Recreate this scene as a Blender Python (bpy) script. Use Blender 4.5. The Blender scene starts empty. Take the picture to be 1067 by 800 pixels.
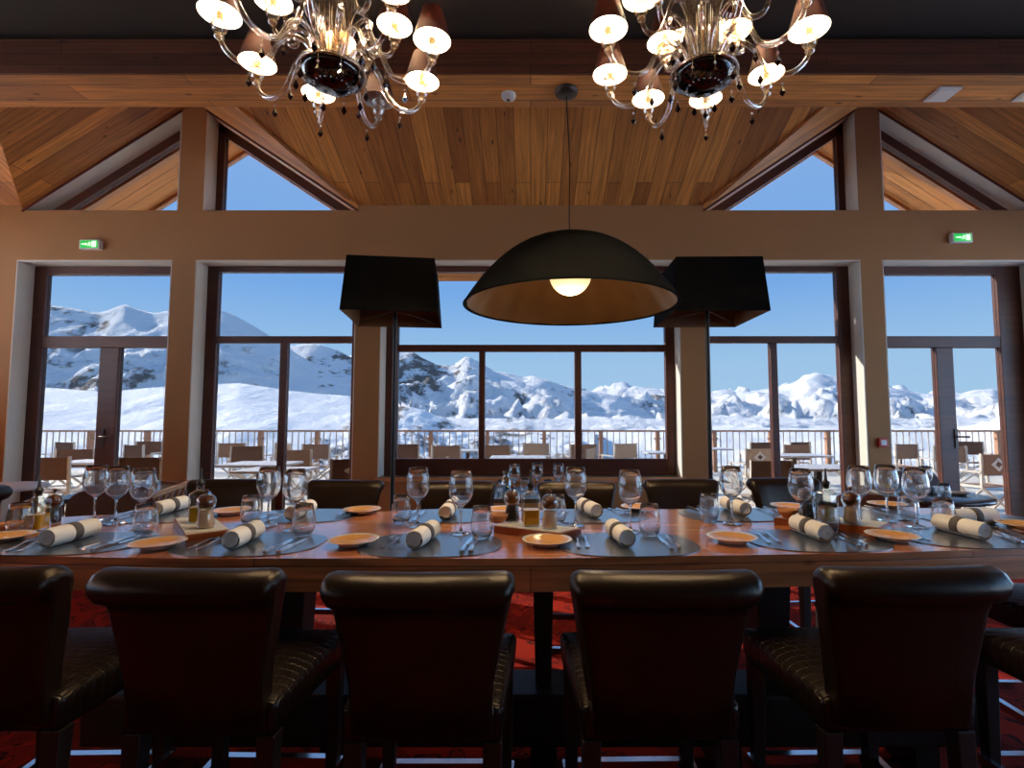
import bpy, math, random
from mathutils import Vector, Matrix, noise
random.seed(7)
SC = bpy.context.scene
COL = SC.collection
PI = math.pi
# ---------------------------------------------------------------- camera model (1067 x 800 frame)
FP, CX, CY, PITCH, EYE = 543.0, 553.0, 400.0, math.atan(37 / 543.0), 1.35
_c, _s = math.cos(PITCH), math.sin(PITCH)
def ray(px, py):
    u, v = (px - CX) / FP, (CY - py) / FP
    return u, _c - _s * v, _s + _c * v
def at(px, py, d):
    r = ray(px, py); k = d / r[1]
    return Vector((r[0] * k, d, EYE + r[2] * k))
def onz(px, py, z):
    r = ray(px, py); k = (z - EYE) / r[2]
    return Vector((r[0] * k, r[1] * k, z))

# ---------------------------------------------------------------- materials
def lin(c):
    return tuple(((x / 255.0) / 12.92 if x / 255.0 <= .04045 else ((x / 255.0 + .055) / 1.055) ** 2.4) for x in c) + (1.0,)
def newmat(name):
    m = bpy.data.materials.new(name); m.use_nodes = True
    nt = m.node_tree
    return m, nt, nt.nodes, nt.links, nt.nodes['Principled BSDF']
def pbr(name, rgb, rough=.5, metal=0.0, var=.0, vscale=8.0, bump=0.0, bscale=40.0, coat=0.0, emit=None, estr=0.0, sub=0.0, spec=.5, coords='Object'):
    m, nt, N, L, b = newmat(name)
    b.inputs['Base Color'].default_value = lin(rgb)
    b.inputs['Roughness'].default_value = rough
    b.inputs['Metallic'].default_value = metal
    b.inputs['Coat Weight'].default_value = coat
    b.inputs['Coat Roughness'].default_value = .12
    b.inputs['Specular IOR Level'].default_value = spec
    if emit:
        b.inputs['Emission Color'].default_value = lin(emit); b.inputs['Emission Strength'].default_value = estr
    tc = N.new('ShaderNodeTexCoord')
    if var > 0:
        n = N.new('ShaderNodeTexNoise'); n.inputs['Scale'].default_value = vscale; n.inputs['Detail'].default_value = 4
        L.new(tc.outputs[coords], n.inputs['Vector'])
        mx = N.new('ShaderNodeMix'); mx.data_type = 'RGBA'
        c = lin(rgb)
        mx.inputs[6].default_value = tuple(x * (1 - var) for x in c[:3]) + (1,)
        mx.inputs[7].default_value = tuple(min(1, x * (1 + var)) for x in c[:3]) + (1,)
        L.new(n.outputs['Fac'], mx.inputs[0]); L.new(mx.outputs[2], b.inputs['Base Color'])
    if bump > 0:
        n2 = N.new('ShaderNodeTexNoise'); n2.inputs['Scale'].default_value = bscale
        L.new(tc.outputs[coords], n2.inputs['Vector'])
        bp = N.new('ShaderNodeBump'); bp.inputs['Strength'].default_value = bump; bp.inputs['Distance'].default_value = .01
        L.new(n2.outputs['Fac'], bp.inputs['Height']); L.new(bp.outputs['Normal'], b.inputs['Normal'])
    return m
def planks(name, c1, c2, width=.14, length=2.6, gap=.006, rough=.6, grain=.35, coat=0.0, uvrot=0.0, knots=True):
    m, nt, N, L, b = newmat(name)
    b.inputs['Roughness'].default_value = rough; b.inputs['Coat Weight'].default_value = coat; b.inputs['Coat Roughness'].default_value = .15
    tc = N.new('ShaderNodeUVMap'); mp = N.new('ShaderNodeMapping'); mp.inputs['Rotation'].default_value[2] = uvrot
    L.new(tc.outputs['UV'], mp.inputs['Vector'])
    br = N.new('ShaderNodeTexBrick'); br.inputs['Scale'].default_value = 1.0; br.inputs['Brick Width'].default_value = length
    br.inputs['Row Height'].default_value = width; br.inputs['Mortar Size'].default_value = gap; br.inputs['Mortar Smooth'].default_value = .4
    br.offset = .37; br.inputs['Color1'].default_value = lin(c1); br.inputs['Color2'].default_value = lin(c2)
    br.inputs['Mortar'].default_value = tuple(x * .25 for x in lin(c1)[:3]) + (1,); br.inputs['Bias'].default_value = -.1
    L.new(mp.outputs['Vector'], br.inputs['Vector'])
    m2 = N.new('ShaderNodeMapping'); m2.inputs['Scale'].default_value = (1.3, 22, 1); L.new(mp.outputs['Vector'], m2.inputs['Vector'])
    ns = N.new('ShaderNodeTexNoise'); ns.inputs['Scale'].default_value = 1.6; ns.inputs['Detail'].default_value = 6; ns.inputs['Distortion'].default_value = .6
    L.new(m2.outputs['Vector'], ns.inputs['Vector'])
    rp = N.new('ShaderNodeValToRGB'); rp.color_ramp.elements[0].position = .3; rp.color_ramp.elements[1].position = .72
    rp.color_ramp.elements[0].color = (1 - grain,) * 3 + (1,); rp.color_ramp.elements[1].color = (1 + grain * .5,) * 3 + (1,)
    L.new(ns.outputs['Fac'], rp.inputs['Fac'])
    mu = N.new('ShaderNodeMix'); mu.data_type = 'RGBA'; mu.blend_type = 'MULTIPLY'; mu.inputs[0].default_value = 1
    L.new(br.outputs['Color'], mu.inputs[6]); L.new(rp.outputs['Color'], mu.inputs[7])
    out = mu.outputs[2]
    if knots:
        m3 = N.new('ShaderNodeMapping'); m3.inputs['Scale'].default_value = (2.2, 6, 1); L.new(mp.outputs['Vector'], m3.inputs['Vector'])
        vo = N.new('ShaderNodeTexVoronoi'); vo.inputs['Scale'].default_value = 1.5; L.new(m3.outputs['Vector'], vo.inputs['Vector'])
        r2 = N.new('ShaderNodeValToRGB'); r2.color_ramp.elements[0].position = .04; r2.color_ramp.elements[1].position = .12
        r2.color_ramp.elements[0].color = (.25, .2, .18, 1); r2.color_ramp.elements[1].color = (1, 1, 1, 1)
        L.new(vo.outputs['Distance'], r2.inputs['Fac'])
        m4 = N.new('ShaderNodeMix'); m4.data_type = 'RGBA'; m4.blend_type = 'MULTIPLY'; m4.inputs[0].default_value = 1
        L.new(out, m4.inputs[6]); L.new(r2.outputs['Color'], m4.inputs[7]); out = m4.outputs[2]
    L.new(out, b.inputs['Base Color'])
    bp = N.new('ShaderNodeBump'); bp.inputs['Strength'].default_value = .25; bp.inputs['Distance'].default_value = .01
    L.new(br.outputs['Fac'], bp.inputs['Height']); bp.invert = True; L.new(bp.outputs['Normal'], b.inputs['Normal'])
    return m
def thin_glass(name, tint=(250, 252, 252), lo=.05, power=2.5, hi=.9, rough=.02, gloss=(255, 255, 255)):
    m, nt, N, L, b = newmat(name); N.remove(b)
    t = N.new('ShaderNodeBsdfTransparent'); t.inputs['Color'].default_value = lin(tint)
    g = N.new('ShaderNodeBsdfGlossy'); g.inputs['Roughness'].default_value = rough; g.inputs['Color'].default_value = lin(gloss)
    lw = N.new('ShaderNodeLayerWeight'); lw.inputs['Blend'].default_value = .5
    pw = N.new('ShaderNodeMath'); pw.operation = 'POWER'; pw.inputs[1].default_value = power; L.new(lw.outputs['Facing'], pw.inputs[0])
    mr = N.new('ShaderNodeMapRange'); mr.inputs['To Min'].default_value = lo; mr.inputs['To Max'].default_value = hi
    L.new(pw.outputs[0], mr.inputs['Value'])
    mx = N.new('ShaderNodeMixShader'); L.new(mr.outputs[0], mx.inputs[0]); L.new(t.outputs[0], mx.inputs[1]); L.new(g.outputs[0], mx.inputs[2])
    L.new(mx.outputs[0], N['Material Output'].inputs['Surface'])
    return m
def real_glass(name, col=(254, 254, 254), clear=.08):
    m, nt, N, L, b = newmat(name); N.remove(b)
    g = N.new('ShaderNodeBsdfGlass'); g.inputs['IOR'].default_value = 1.45; g.inputs['Roughness'].default_value = 0; g.inputs['Color'].default_value = lin(col)
    t = N.new('ShaderNodeBsdfTransparent'); mx = N.new('ShaderNodeMixShader'); mx.inputs[0].default_value = clear
    L.new(g.outputs[0], mx.inputs[1]); L.new(t.outputs[0], mx.inputs[2]); L.new(mx.outputs[0], N['Material Output'].inputs['Surface'])
    return m
def carpet():
    m, nt, N, L, b = newmat('carpet_red')
    b.inputs['Roughness'].default_value = .95; b.inputs['Specular IOR Level'].default_value = .1
    tc = N.new('ShaderNodeTexCoord')
    wv = N.new('ShaderNodeTexNoise'); wv.inputs['Scale'].default_value = 3.2; wv.inputs['Detail'].default_value = 2; wv.inputs['Distortion'].default_value = 2.4
    L.new(tc.outputs['Object'], wv.inputs['Vector'])
    r = N.new('ShaderNodeValToRGB'); e = r.color_ramp.elements
    e[0].position = .42; e[0].color = lin((140, 30, 12)); e[1].position = .62; e[1].color = lin((104, 20, 9))
    for p, c in ((.485, (140, 30, 12)), (.50, (48, 10, 8)), (.515, (52, 10, 8)), (.53, (128, 28, 11))):
        x = e.new(p); x.color = lin(c)
    L.new(wv.outputs['Fac'], r.inputs['Fac']); L.new(r.outputs['Color'], b.inputs['Base Color'])
    n2 = N.new('ShaderNodeTexNoise'); n2.inputs['Scale'].default_value = 260; L.new(tc.outputs['Object'], n2.inputs['Vector'])
    bp = N.new('ShaderNodeBump'); bp.inputs['Strength'].default_value = .5; bp.inputs['Distance'].default_value = .004
    L.new(n2.outputs['Fac'], bp.inputs['Height']); L.new(bp.outputs['Normal'], b.inputs['Normal'])
    return m
def leather(name, rgb, quilt=True, rough=.33, cell=.032):
    m, nt, N, L, b = newmat(name)
    b.inputs['Base Color'].default_value = lin(rgb); b.inputs['Roughness'].default_value = rough; b.inputs['Specular IOR Level'].default_value = .35; b.inputs['Specular Tint'].default_value = (1, .86, .72, 1)
    tc = N.new('ShaderNodeTexCoord')
    n = N.new('ShaderNodeTexNoise'); n.inputs['Scale'].default_value = 90; L.new(tc.outputs['Object'], n.inputs['Vector'])
    bp = N.new('ShaderNodeBump'); bp.inputs['Strength'].default_value = .2; bp.inputs['Distance'].default_value = .003
    L.new(n.outputs['Fac'], bp.inputs['Height'])
    last = bp
    if quilt:
        br = N.new('ShaderNodeTexBrick'); br.inputs['Scale'].default_value = 1; br.inputs['Brick Width'].default_value = cell * 1.25; br.inputs['Row Height'].default_value = cell
        br.inputs['Mortar Size'].default_value = .004; br.inputs['Mortar Smooth'].default_value = 1.0; L.new(tc.outputs['Object'], br.inputs['Vector'])
        b2 = N.new('ShaderNodeBump'); b2.invert = True; b2.inputs['Strength'].default_value = .55; b2.inputs['Distance'].default_value = .004
        L.new(br.outputs['Fac'], b2.inputs['Height']); L.new(bp.outputs['Normal'], b2.inputs['Normal']); last = b2
    L.new(last.outputs['Normal'], b.inputs['Normal'])
    return m
def snowrock(name, lo=.56, hi=.62, scale=.03, slope=.5, bump=3.0, big=.006):
    m, nt, N, L, b = newmat(name)
    b.inputs['Roughness'].default_value = .9; b.inputs['Specular IOR Level'].default_value = .1
    tc = N.new('ShaderNodeTexCoord'); ge = N.new('ShaderNodeNewGeometry'); sx = N.new('ShaderNodeSeparateXYZ')
    L.new(ge.outputs['Normal'], sx.inputs[0])
    mp = N.new('ShaderNodeMapping'); mp.inputs['Scale'].default_value = (1, .6, 1.15); L.new(tc.outputs['Object'], mp.inputs['Vector'])
    def nz(sc, det, rough):
        n = N.new('ShaderNodeTexNoise'); n.inputs['Scale'].default_value = sc; n.inputs['Detail'].default_value = det; n.inputs['Roughness'].default_value = rough
        L.new(mp.outputs['Vector'], n.inputs['Vector']); return n
    n1, n2 = nz(scale, 10, .72), nz(big, 4, .55)
    def mth(op, a, bb=None, cc=None):
        x = N.new('ShaderNodeMath'); x.operation = op
        for k, v in enumerate((a, bb, cc)):
            if v is None: continue
            if isinstance(v, (int, float)): x.inputs[k].default_value = v
            else: L.new(v, x.inputs[k])
        return x.outputs[0]
    steep = mth('MULTIPLY_ADD', sx.outputs['Z'], -slope, slope * .8)
    v = mth('ADD', mth('ADD', mth('MULTIPLY', n1.outputs['Fac'], .62), mth('MULTIPLY', n2.outputs['Fac'], .38)), mth('MULTIPLY', steep, .25))
    r = N.new('ShaderNodeValToRGB'); e = r.color_ramp.elements
    e[0].position = lo; e[0].color = (.88, .87, .85, 1); e[1].position = hi; e[1].color = (.20, .17, .15, 1)
    L.new(v, r.inputs['Fac']); L.new(r.outputs['Color'], b.inputs['Base Color'])
    n3 = nz(scale * 1.6, 9, .65)
    bp = N.new('ShaderNodeBump'); bp.inputs['Strength'].default_value = 1.0; bp.inputs['Distance'].default_value = bump
    L.new(n3.outputs['Fac'], bp.inputs['Height']); L.new(bp.outputs['Normal'], b.inputs['Normal'])
    return m
def translucent(name, rgb, trgb, fac):
    m, nt, N, L, b = newmat(name); b.inputs['Base Color'].default_value = lin(rgb); b.inputs['Roughness'].default_value = .85
    t = N.new('ShaderNodeBsdfTranslucent'); t.inputs['Color'].default_value = lin(trgb)
    mx = N.new('ShaderNodeMixShader'); mx.inputs[0].default_value = fac
    L.new(b.outputs[0], mx.inputs[1]); L.new(t.outputs[0], mx.inputs[2]); L.new(mx.outputs[0], N['Material Output'].inputs['Surface'])
    return m
M = dict(
    wall=pbr('wall_taupe_paint', (160, 114, 68), .8, var=.05, vscale=3), reveal=pbr('reveal_plaster', (214, 208, 194), .8, var=.04),
    dark_ceiling=pbr('dark_ceiling_paint', (54, 43, 32), .9, var=.05), frame=planks('window_frame_timber', (88, 40, 19), (72, 31, 15), .2, 3, .0, .45, .3, knots=False),
    ceil=planks('ceiling_old_timber', (214, 142, 66), (150, 88, 38), .15, 3.2, .004, .6, .38), beam=planks('beam_old_timber', (218, 140, 60), (164, 98, 40), .17, 2.3, .004, .6, .4),
    soffit=planks('soffit_timber', (248, 180, 110), (236, 156, 88), .16, 4, .006, .6, .2, knots=False), fascia=pbr('fascia_timber', (206, 156, 124), .6, var=.15, vscale=5),
    table=planks('table_timber', (230, 150, 92), (184, 106, 58), .11, 2.4, .002, .26, .5, coat=.9), tleg=pbr('table_leg_dark', (30, 22, 18), .5), carpet=carpet(),
    leather=leather('stool_leather', (28, 16, 9), False, .34), seat=leather('stool_seat_leather', (24, 17, 15), True, .32), chairfab=pbr('chair_brown_leather', (74, 38, 26), .5, bump=.15, bscale=120),
    sleg=pbr('stool_leg_dark_wood', (22, 14, 10), .45), chrome=pbr('chrome', (215, 218, 225), .16, 1.0), steel=pbr('cutlery_steel', (236, 236, 238), .18, 1.0),
    mat_=pbr('placemat_slate', (70, 74, 82), .28, coat=.7, bump=.3, bscale=180, var=.1, vscale=60), napkin=pbr('napkin_linen', (246, 239, 230), .85, bump=.3, bscale=300), band=pbr('napkin_band', (96, 88, 84), .7, bump=.2, bscale=200),
    plate=pbr('plate_porcelain', (236, 228, 214), .12, coat=.3), wine=real_glass('wine_glass'), tumbler=real_glass('tumbler_glass'), pane=thin_glass('window_pane', (169, 169, 169), .0, 4, .25, .0),
    murano=thin_glass('clear_blown_glass', (252, 244, 232), .16, 1.2, 1.0, .12), bottle=thin_glass('bottle_glass', (246, 250, 246), .07, 2.0, .8), oil=pbr('olive_oil', (232, 176, 24), .15, emit=None), olive=pbr('herb_oil', (190, 150, 30), .3),
    pepper=pbr('peppercorns', (52, 34, 22), .8, bump=.9, bscale=420, var=.5, vscale=300), salt=pbr('pink_salt', (226, 186, 160), .7, bump=.6, bscale=400, var=.2, vscale=300), knob=pbr('mill_knob_wood', (92, 46, 22), .3), cork=pbr('pourer_dark', (42, 36, 34), .35),
    tray=planks('tray_timber', (164, 86, 40), (140, 70, 32), .08, 1.0, .0, .3, .35, knots=False, coat=.3), glaze=pbr('plate_tan_glaze', (222, 164, 100), .25, coat=.3, var=.08), bowl=pbr('bowl_terracotta', (196, 132, 84), .5, var=.1), black_lac=pbr('dome_black', (4, 4, 4), .8, spec=.05), gold=pbr('dome_gold_leaf', (112, 80, 46), .42, .75, var=.25, vscale=3, bump=.25, bscale=5),
    globe=pbr('globe_bulb', (255, 240, 205), .4, emit=(255, 222, 160), estr=1.1), shade_blk=pbr('lamp_shade_black', (12, 11, 10), .9, spec=.1), shade_in=pbr('lamp_shade_lining', (120, 82, 46), .5), pole=pbr('lamp_pole_black', (16, 14, 14), .4, .3),
    shade_out=translucent('small_shade_brown', (50, 20, 10), (130, 54, 24), .03), shade_white=translucent('small_shade_lining', (252, 246, 232), (255, 240, 215), .35), candle=pbr('candle_tube', (240, 214, 160), .5, emit=(255, 226, 160), estr=.55), bowlblk=pbr('chandelier_black_glass', (22, 14, 12), .08, coat=.5), drop=pbr('black_crystal', (26, 12, 10), .06, coat=.6),
    deck=planks('terrace_deck', (240, 228, 208), (226, 212, 190), .14, 3, .008, .7, .15, knots=False), rail=pbr('rail_timber', (176, 130, 100), .6, var=.1), baluster=pbr('baluster_steel', (190, 176, 166), .5), canvas=pbr('canvas_taupe', (150, 118, 96), .9, var=.06, vscale=20), canvas2=pbr('canvas_brown', (112, 82, 64), .9, var=.08, vscale=20), canvas3=pbr('canvas_sand', (196, 170, 142), .9, var=.06, vscale=20),
    cframe=pbr('director_chair_frame', (206, 196, 182), .5), ttop=pbr('terrace_table_top', (206, 204, 202), .5), emblem=pbr('emblem_white', (236, 234, 230), .8), white=pbr('white_plastic', (226, 222, 214), .4), diffuser=pbr('light_diffuser', (232, 226, 214), .5),
    green=pbr('exit_green', (30, 160, 60), .5, emit=(30, 190, 80), estr=.9), exitw=pbr('exit_white', (230, 250, 225), .5, emit=(220, 255, 215), estr=1.0), red=pbr('call_point_red', (190, 44, 26), .4), dtable=pbr('dark_table_top', (62, 54, 50), .22), tan=planks('tan_timber', (196, 142, 92), (182, 128, 80), .2, 2, .0, .5, .25, knots=False), redwood=pbr('red_brown_timber', (96, 40, 24), .45, var=.15, vscale=6), greyrose=pbr('rose_metal', (70, 60, 54), .4, .5),
    mtn=snowrock('mountain_snow_rock', .53, .585, .06, .7, 7), mtn2=snowrock('mountain_snow_light', .54, .61, .05, .7, 7), mtnd=snowrock('mountain_snow_dense_rock', .48, .54, .12, .5, 1.2, .02), snow=snowrock('snow_field', .66, .72, .03, .3, 4), sill=pbr('sill_stone', (92, 86, 82), .3),
)

for k_, ior_ in (('table', 1.95), ('mat_', 1.7)):
    b_ = M[k_].node_tree.nodes['Principled BSDF']; b_.inputs['Coat Weight'].default_value = 1.0; b_.inputs['Coat IOR'].default_value = ior_; b_.inputs['Coat Roughness'].default_value = .17

# ---------------------------------------------------------------- mesh builder
class MB:
    def __init__(s): s.v = []; s.f = []; s.sm = []; s.mi = []; s.uv = []
    def add(s, vs, fs, smooth=False, mat=0, uvs=None):
        o = len(s.v); s.v += [tuple(v) for v in vs]
        for k, f in enumerate(fs):
            s.f.append(tuple(o + i for i in f)); s.sm.append(smooth); s.mi.append(mat)
            s.uv.append(uvs[k] if uvs else None)
        return s
    def box(s, x0, x1, y0, y1, z0, z1, mat=0, M4=None):
        vs = [Vector((x, y, z)) for z in (z0, z1) for y in (y0, y1) for x in (x0, x1)]
        if M4: vs = [M4 @ v for v in vs]
        return s.add(vs, [(0, 2, 3, 1), (4, 5, 7, 6), (0, 1, 5, 4), (2, 6, 7, 3), (0, 4, 6, 2), (1, 3, 7, 5)], False, mat)
    def cbox(s, c, d, rz=0, mat=0):
        m = Matrix.Translation(c) @ Matrix.Rotation(rz, 4, 'Z')
        return s.box(-d[0] / 2, d[0] / 2, -d[1] / 2, d[1] / 2, -d[2] / 2, d[2] / 2, mat, m)
    def bar(s, a, b, w, h=None, mat=0):
        a, b = Vector(a), Vector(b); h = h or w; d = (b - a).normalized()
        up = Vector((0, 0, 1)) if abs(d.z) < .95 else Vector((0, 1, 0))
        x = d.cross(up).normalized() * w / 2; y = x.cross(d).normalized() * h / 2
        vs = [p + i * x + j * y for p in (a, b) for i, j in ((-1, -1), (1, -1), (1, 1), (-1, 1))]
        return s.add(vs, [(0, 1, 2, 3), (7, 6, 5, 4), (0, 4, 5, 1), (1, 5, 6, 2), (2, 6, 7, 3), (3, 7, 4, 0)], False, mat)
    def prism(s, poly, vec, mat=0, smooth=False):
        n = len(poly); vec = Vector(vec)
        vs = [Vector(p) for p in poly] + [Vector(p) + vec for p in poly]
        s.add(vs, [tuple(range(n))[::-1], tuple(range(n, 2 * n))], False, mat)
        s.add(vs, [(i, (i + 1) % n, n + (i + 1) % n, n + i) for i in range(n)], smooth, mat)
        return s
    def lathe(s, prof, seg=24, c=(0, 0, 0), mat=0, smooth=True, caps=True):
        vs = []; fs = []; n = len(prof)
        for r, z in prof:
            for k in range(seg):
                a = 2 * PI * k / seg
                vs.append((c[0] + max(r, 1e-4) * math.cos(a), c[1] + max(r, 1e-4) * math.sin(a), c[2] + z))
        for i in range(n - 1):
            for k in range(seg):
                k2 = (k + 1) % seg
                fs.append((i * seg + k, i * seg + k2, (i + 1) * seg + k2, (i + 1) * seg + k))
        s.add(vs, fs, smooth, mat)
        return s
    def tube(s, pts, r, seg=8, mat=0, closed=False):
        pts = [Vector(p) for p in pts]; n = len(pts)
        rs = r if isinstance(r, (list, tuple)) else [r] * n
        vs = []; prev = None
        for i, p in enumerate(pts):
            t = (pts[min(i + 1, n - 1)] - pts[max(i - 1, 0)])
            if t.length < 1e-9: t = Vector((0, 0, 1))
            t.normalize()
            if prev is None:
                u = t.cross(Vector((0, 0, 1)) if abs(t.z) < .9 else Vector((1, 0, 0))).normalized()
            else:
                u = (prev - t * prev.dot(t)).normalized()
            prev = u; w = t.cross(u)
            for k in range(seg):
                a = 2 * PI * k / seg
                vs.append(p + (u * math.cos(a) + w * math.sin(a)) * rs[i])
        fs = [(i * seg + k, i * seg + (k + 1) % seg, (i + 1) * seg + (k + 1) % seg, (i + 1) * seg + k) for i in range(n - 1) for k in range(seg)]
        s.add(vs, fs, True, mat)
        s.add(vs[:seg], [tuple(range(seg))[::-1]], False, mat); s.add(vs[-seg:], [tuple(range(seg))], False, mat)
        return s
    def build(s, name, mats, parent=None, bevel=0, bseg=2, loc=None, rz=0, subsurf=0):
        me = bpy.data.meshes.new(name); me.from_pydata(s.v, [], s.f)
        for p, sm, mi in zip(me.polygons, s.sm, s.mi): p.use_smooth = sm; p.material_index = mi
        mats = mats if isinstance(mats, (list, tuple)) else [mats]
        for m in mats: me.materials.append(m)
        ul = me.uv_layers.new(name='UVMap')
        for p, u in zip(me.polygons, s.uv):
            n = p.normal
            for k, li in enumerate(p.loop_indices):
                if u: ul.data[li].uv = u[k]
                else:
                    co = me.vertices[me.loops[li].vertex_index].co
                    ax = max(range(3), key=lambda i: abs(n[i]))
                    ul.data[li].uv = ((co.x, co.y) if ax == 2 else (co.x, co.z) if ax == 1 else (co.y, co.z))
        me.update()
        o = bpy.data.objects.new(name, me); COL.objects.link(o)
        if parent: o.parent = parent
        if loc is not None: o.location = loc
        if rz: o.rotation_euler[2] = rz
        if bevel:
            md = o.modifiers.new('bevel', 'BEVEL'); md.width = bevel; md.segments = bseg; md.limit_method = 'ANGLE'; md.angle_limit = .6
        if subsurf:
            md = o.modifiers.new('sub', 'SUBSURF'); md.levels = md.render_levels = subsurf
        return o
def smooth_path(pts, n=6):
    P = [Vector(p) for p in pts]; out = []
    for i in range(len(P) - 1):
        p0, p1, p2, p3 = P[max(i - 1, 0)], P[i], P[i + 1], P[min(i + 2, len(P) - 1)]
        for k in range(n):
            t = k / n
            out.append(.5 * ((2 * p1) + (p2 - p0) * t + (2 * p0 - 5 * p1 + 4 * p2 - p3) * t * t + (3 * p1 - p0 - 3 * p2 + p3) * t ** 3))
    out.append(P[-1]); return out
def tag(o, label, cat, group=None, kind=None):
    o['label'] = label; o['category'] = cat
    if group: o['group'] = group
    if kind: o['kind'] = kind
    return o
def struct(o): o['kind'] = 'structure'; return o
def thing(name, label, cat, loc=(0, 0, 0), rz=0, group=None):
    o = bpy.data.objects.new(name, None); o.empty_display_size = .1; COL.objects.link(o); o.location = loc; o.rotation_euler = (0, 0, rz)
    return tag(o, label, cat, group)
def dup(root, loc, rz, label, group=None):
    r = root.copy(); COL.objects.link(r); r.location = loc; r.rotation_euler = (0, 0, rz); r['label'] = label
    if group: r['group'] = group
    for ch in list(root.children):
        c = ch.copy(); COL.objects.link(c); c.parent = r
        for g in list(ch.children):
            d = g.copy(); COL.objects.link(d); d.parent = c
    return r

# ================================================================ SETTING
YW, YF, YO = 5.30, 5.49, 5.58          # wall face, frame face, outside face
WX = 6.5
HEAD, GB = 3.00, 3.527
PEAK, XC, PIT = 4.70, 3.55, .668
SL = .42; EAVE = 3.58
struct(MB().box(-WX, WX, -4.2, YO, -.12, 0).build('floor', M['carpet']))
OPEN = [(-5.325, -3.715, 0), (-3.47, -1.80, 0), (-1.546, 1.536, .77), (1.789, 3.415, 0), (3.642, 5.25, 0)]
w = MB()
xs = [-WX]
for a, b, z in OPEN: xs += [a, b]
xs.append(WX)
for i in range(0, len(xs), 2): w.box(xs[i], xs[i + 1], YW, YO, 0, HEAD)
w.box(-WX, WX, YW, YO, HEAD, GB)
w.box(-1.546, 1.536, YW, YO, 0, .73)
# band above openings between the two gables, and beyond them
w.box(-1.80, 1.80, YW, YO, GB, EAVE + .25); w.box(-WX, -XC - 1.75, YW, YO, GB, EAVE + .25); w.box(XC + 1.75, WX, YW, YO, GB, EAVE + .25)
for sx in (-1, 1): w.box(min(sx * 3.42, sx * 3.68), max(sx * 3.42, sx * 3.68), YW, YO, GB, PEAK + .2)
e = .012
for a, b, z in OPEN:                       # pale plaster linings of the reveals
    w.box(a, a + e, YW + .001, YF, z, HEAD, 1); w.box(b - e, b, YW + .001, YF, z, HEAD, 1); w.box(a, b, YW + .001, YF, HEAD - e, HEAD, 1)
for sx in (-1, 1):
    for inner in (0, 1):
        xp = sx * (3.42 if inner else 3.68); xd = sx * XC
        xe = sx * (XC - 1.75 if inner else XC + 1.75)
        d = -sx if inner else sx
        w.box(min(xp, xp + d * e), max(xp, xp + d * e), YW + .001, YF, GB, PEAK - .1, 1)
        z1 = PEAK - PIT * abs(xp - xd); z2 = PEAK - PIT * abs(xe - xd)
        w.prism([(xp, YW + .001, z1 + .06), (xe, YW + .001, z2 + .06), (xe, YW + .001, z2 - .012), (xp, YW + .001, z1 - .012)], (0, YF - YW, 0), 1)
        w.prism([(xp, YW - .012, z1 + .01), (xe, YW - .012, z2 + .01), (xe, YW - .012, z2 - .022), (xp, YW - .012, z1 - .022)], (0, .012, 0), 2)
struct(w.build('wall_front', [M['wall'], M['reveal'], M['redwood']]))
# side walls out of view, with openings added to bring extra daylight in
for nm, xa, sill_z in (('wall_left', -WX - .2, 1.5), ('wall_right', WX, .3)):
    m = MB(); m.box(xa, xa + .2, -4.2, YO, 0, sill_z); m.box(xa, xa + .2, -4.2, YO, 2.95, 5)
    for ya, yb in ((-4.2, -2.4), (-.3, .0), (2.2, 2.5), (5.15, YO)): m.box(xa, xa + .2, ya, yb, sill_z, 2.95)
    struct(m.build(nm, M['wall']))
struct(MB().box(-10.6, -WX - .2, -8, YO, 2.98, 3.1).build('eave_sun_block', M['soffit']))  # unseen overhang added to keep direct sun out of the left openings
struct(MB().box(WX + .2, 90, -40, 14.2, -.4, -.3).build('snow_ground', M['snow'])); struct(MB().box(-90, -WX - .2, -40, YO, -.4, -.3).build('snow_ground', M['snow']))
struct(MB().box(-WX - .2, WX + .2, -4.4, -4.2, 0, 4.2).build('wall_back', M['wall']))
s_ = MB().box(-1.56, 1.56, YW - .03, YF + .02, .73, .77, 0)
struct(s_.build('window_sill', [M['sill']], bevel=.004))
struct(MB().box(-1.56, 1.56, YW - .034, YW - .03, .728, .772).build('trim_1', M['tan']))

def wframe(name, bars, panes, y0=YF, y1=YF + .075, handle=None):
    f = MB()
    for b in bars: f.box(b[0], b[1], y0, y1, b[2], b[3])
    o = struct(f.build(name, M['frame'], bevel=.006))
    for p in panes:
        MB().box(p[0], p[1], y0 + .03, y0 + .038, p[2], p[3]).build('pane', M['pane'], o)
    return o
TR = (2.112, 2.235); tr = (2.163, 2.235)
# doors at both ends
d1 = wframe('door_1', [(-5.325, -5.19, 0, HEAD), (-3.85, -3.715, 0, HEAD), (-5.19, -3.85, 2.90, HEAD), (-5.19, -3.85, *TR), (-4.569, -4.367, 0, TR[0]), (-5.19, -4.569, 0, .13), (-4.367, -3.85, 0, .13)],
            [(-5.19, -3.85, TR[1], 2.90), (-5.19, -4.569, .13, TR[0]), (-4.367, -3.85, .13, TR[0])])
d2 = wframe('door_2', [(3.642, 3.78, 0, HEAD), (4.99, 5.25, 0, HEAD), (3.78, 4.99, 2.90, HEAD), (3.78, 4.99, *TR), (4.297, 4.479, 0, TR[0]), (3.78, 4.297, 0, .13), (4.479, 4.99, 0, .13)],
            [(3.78, 4.99, TR[1], 2.90), (3.78, 4.297, .13, TR[0]), (4.479, 4.99, .13, TR[0])])
h = MB(); h.box(4.445, 4.475, YF - .012, YF, 1.05, 1.25); h.tube([(4.46, YF - .012, 1.17), (4.46, YF - .05, 1.17), (4.56, YF - .05, 1.17)], .009)
h.build('door_handle', M['greyrose'], d2)
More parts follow.
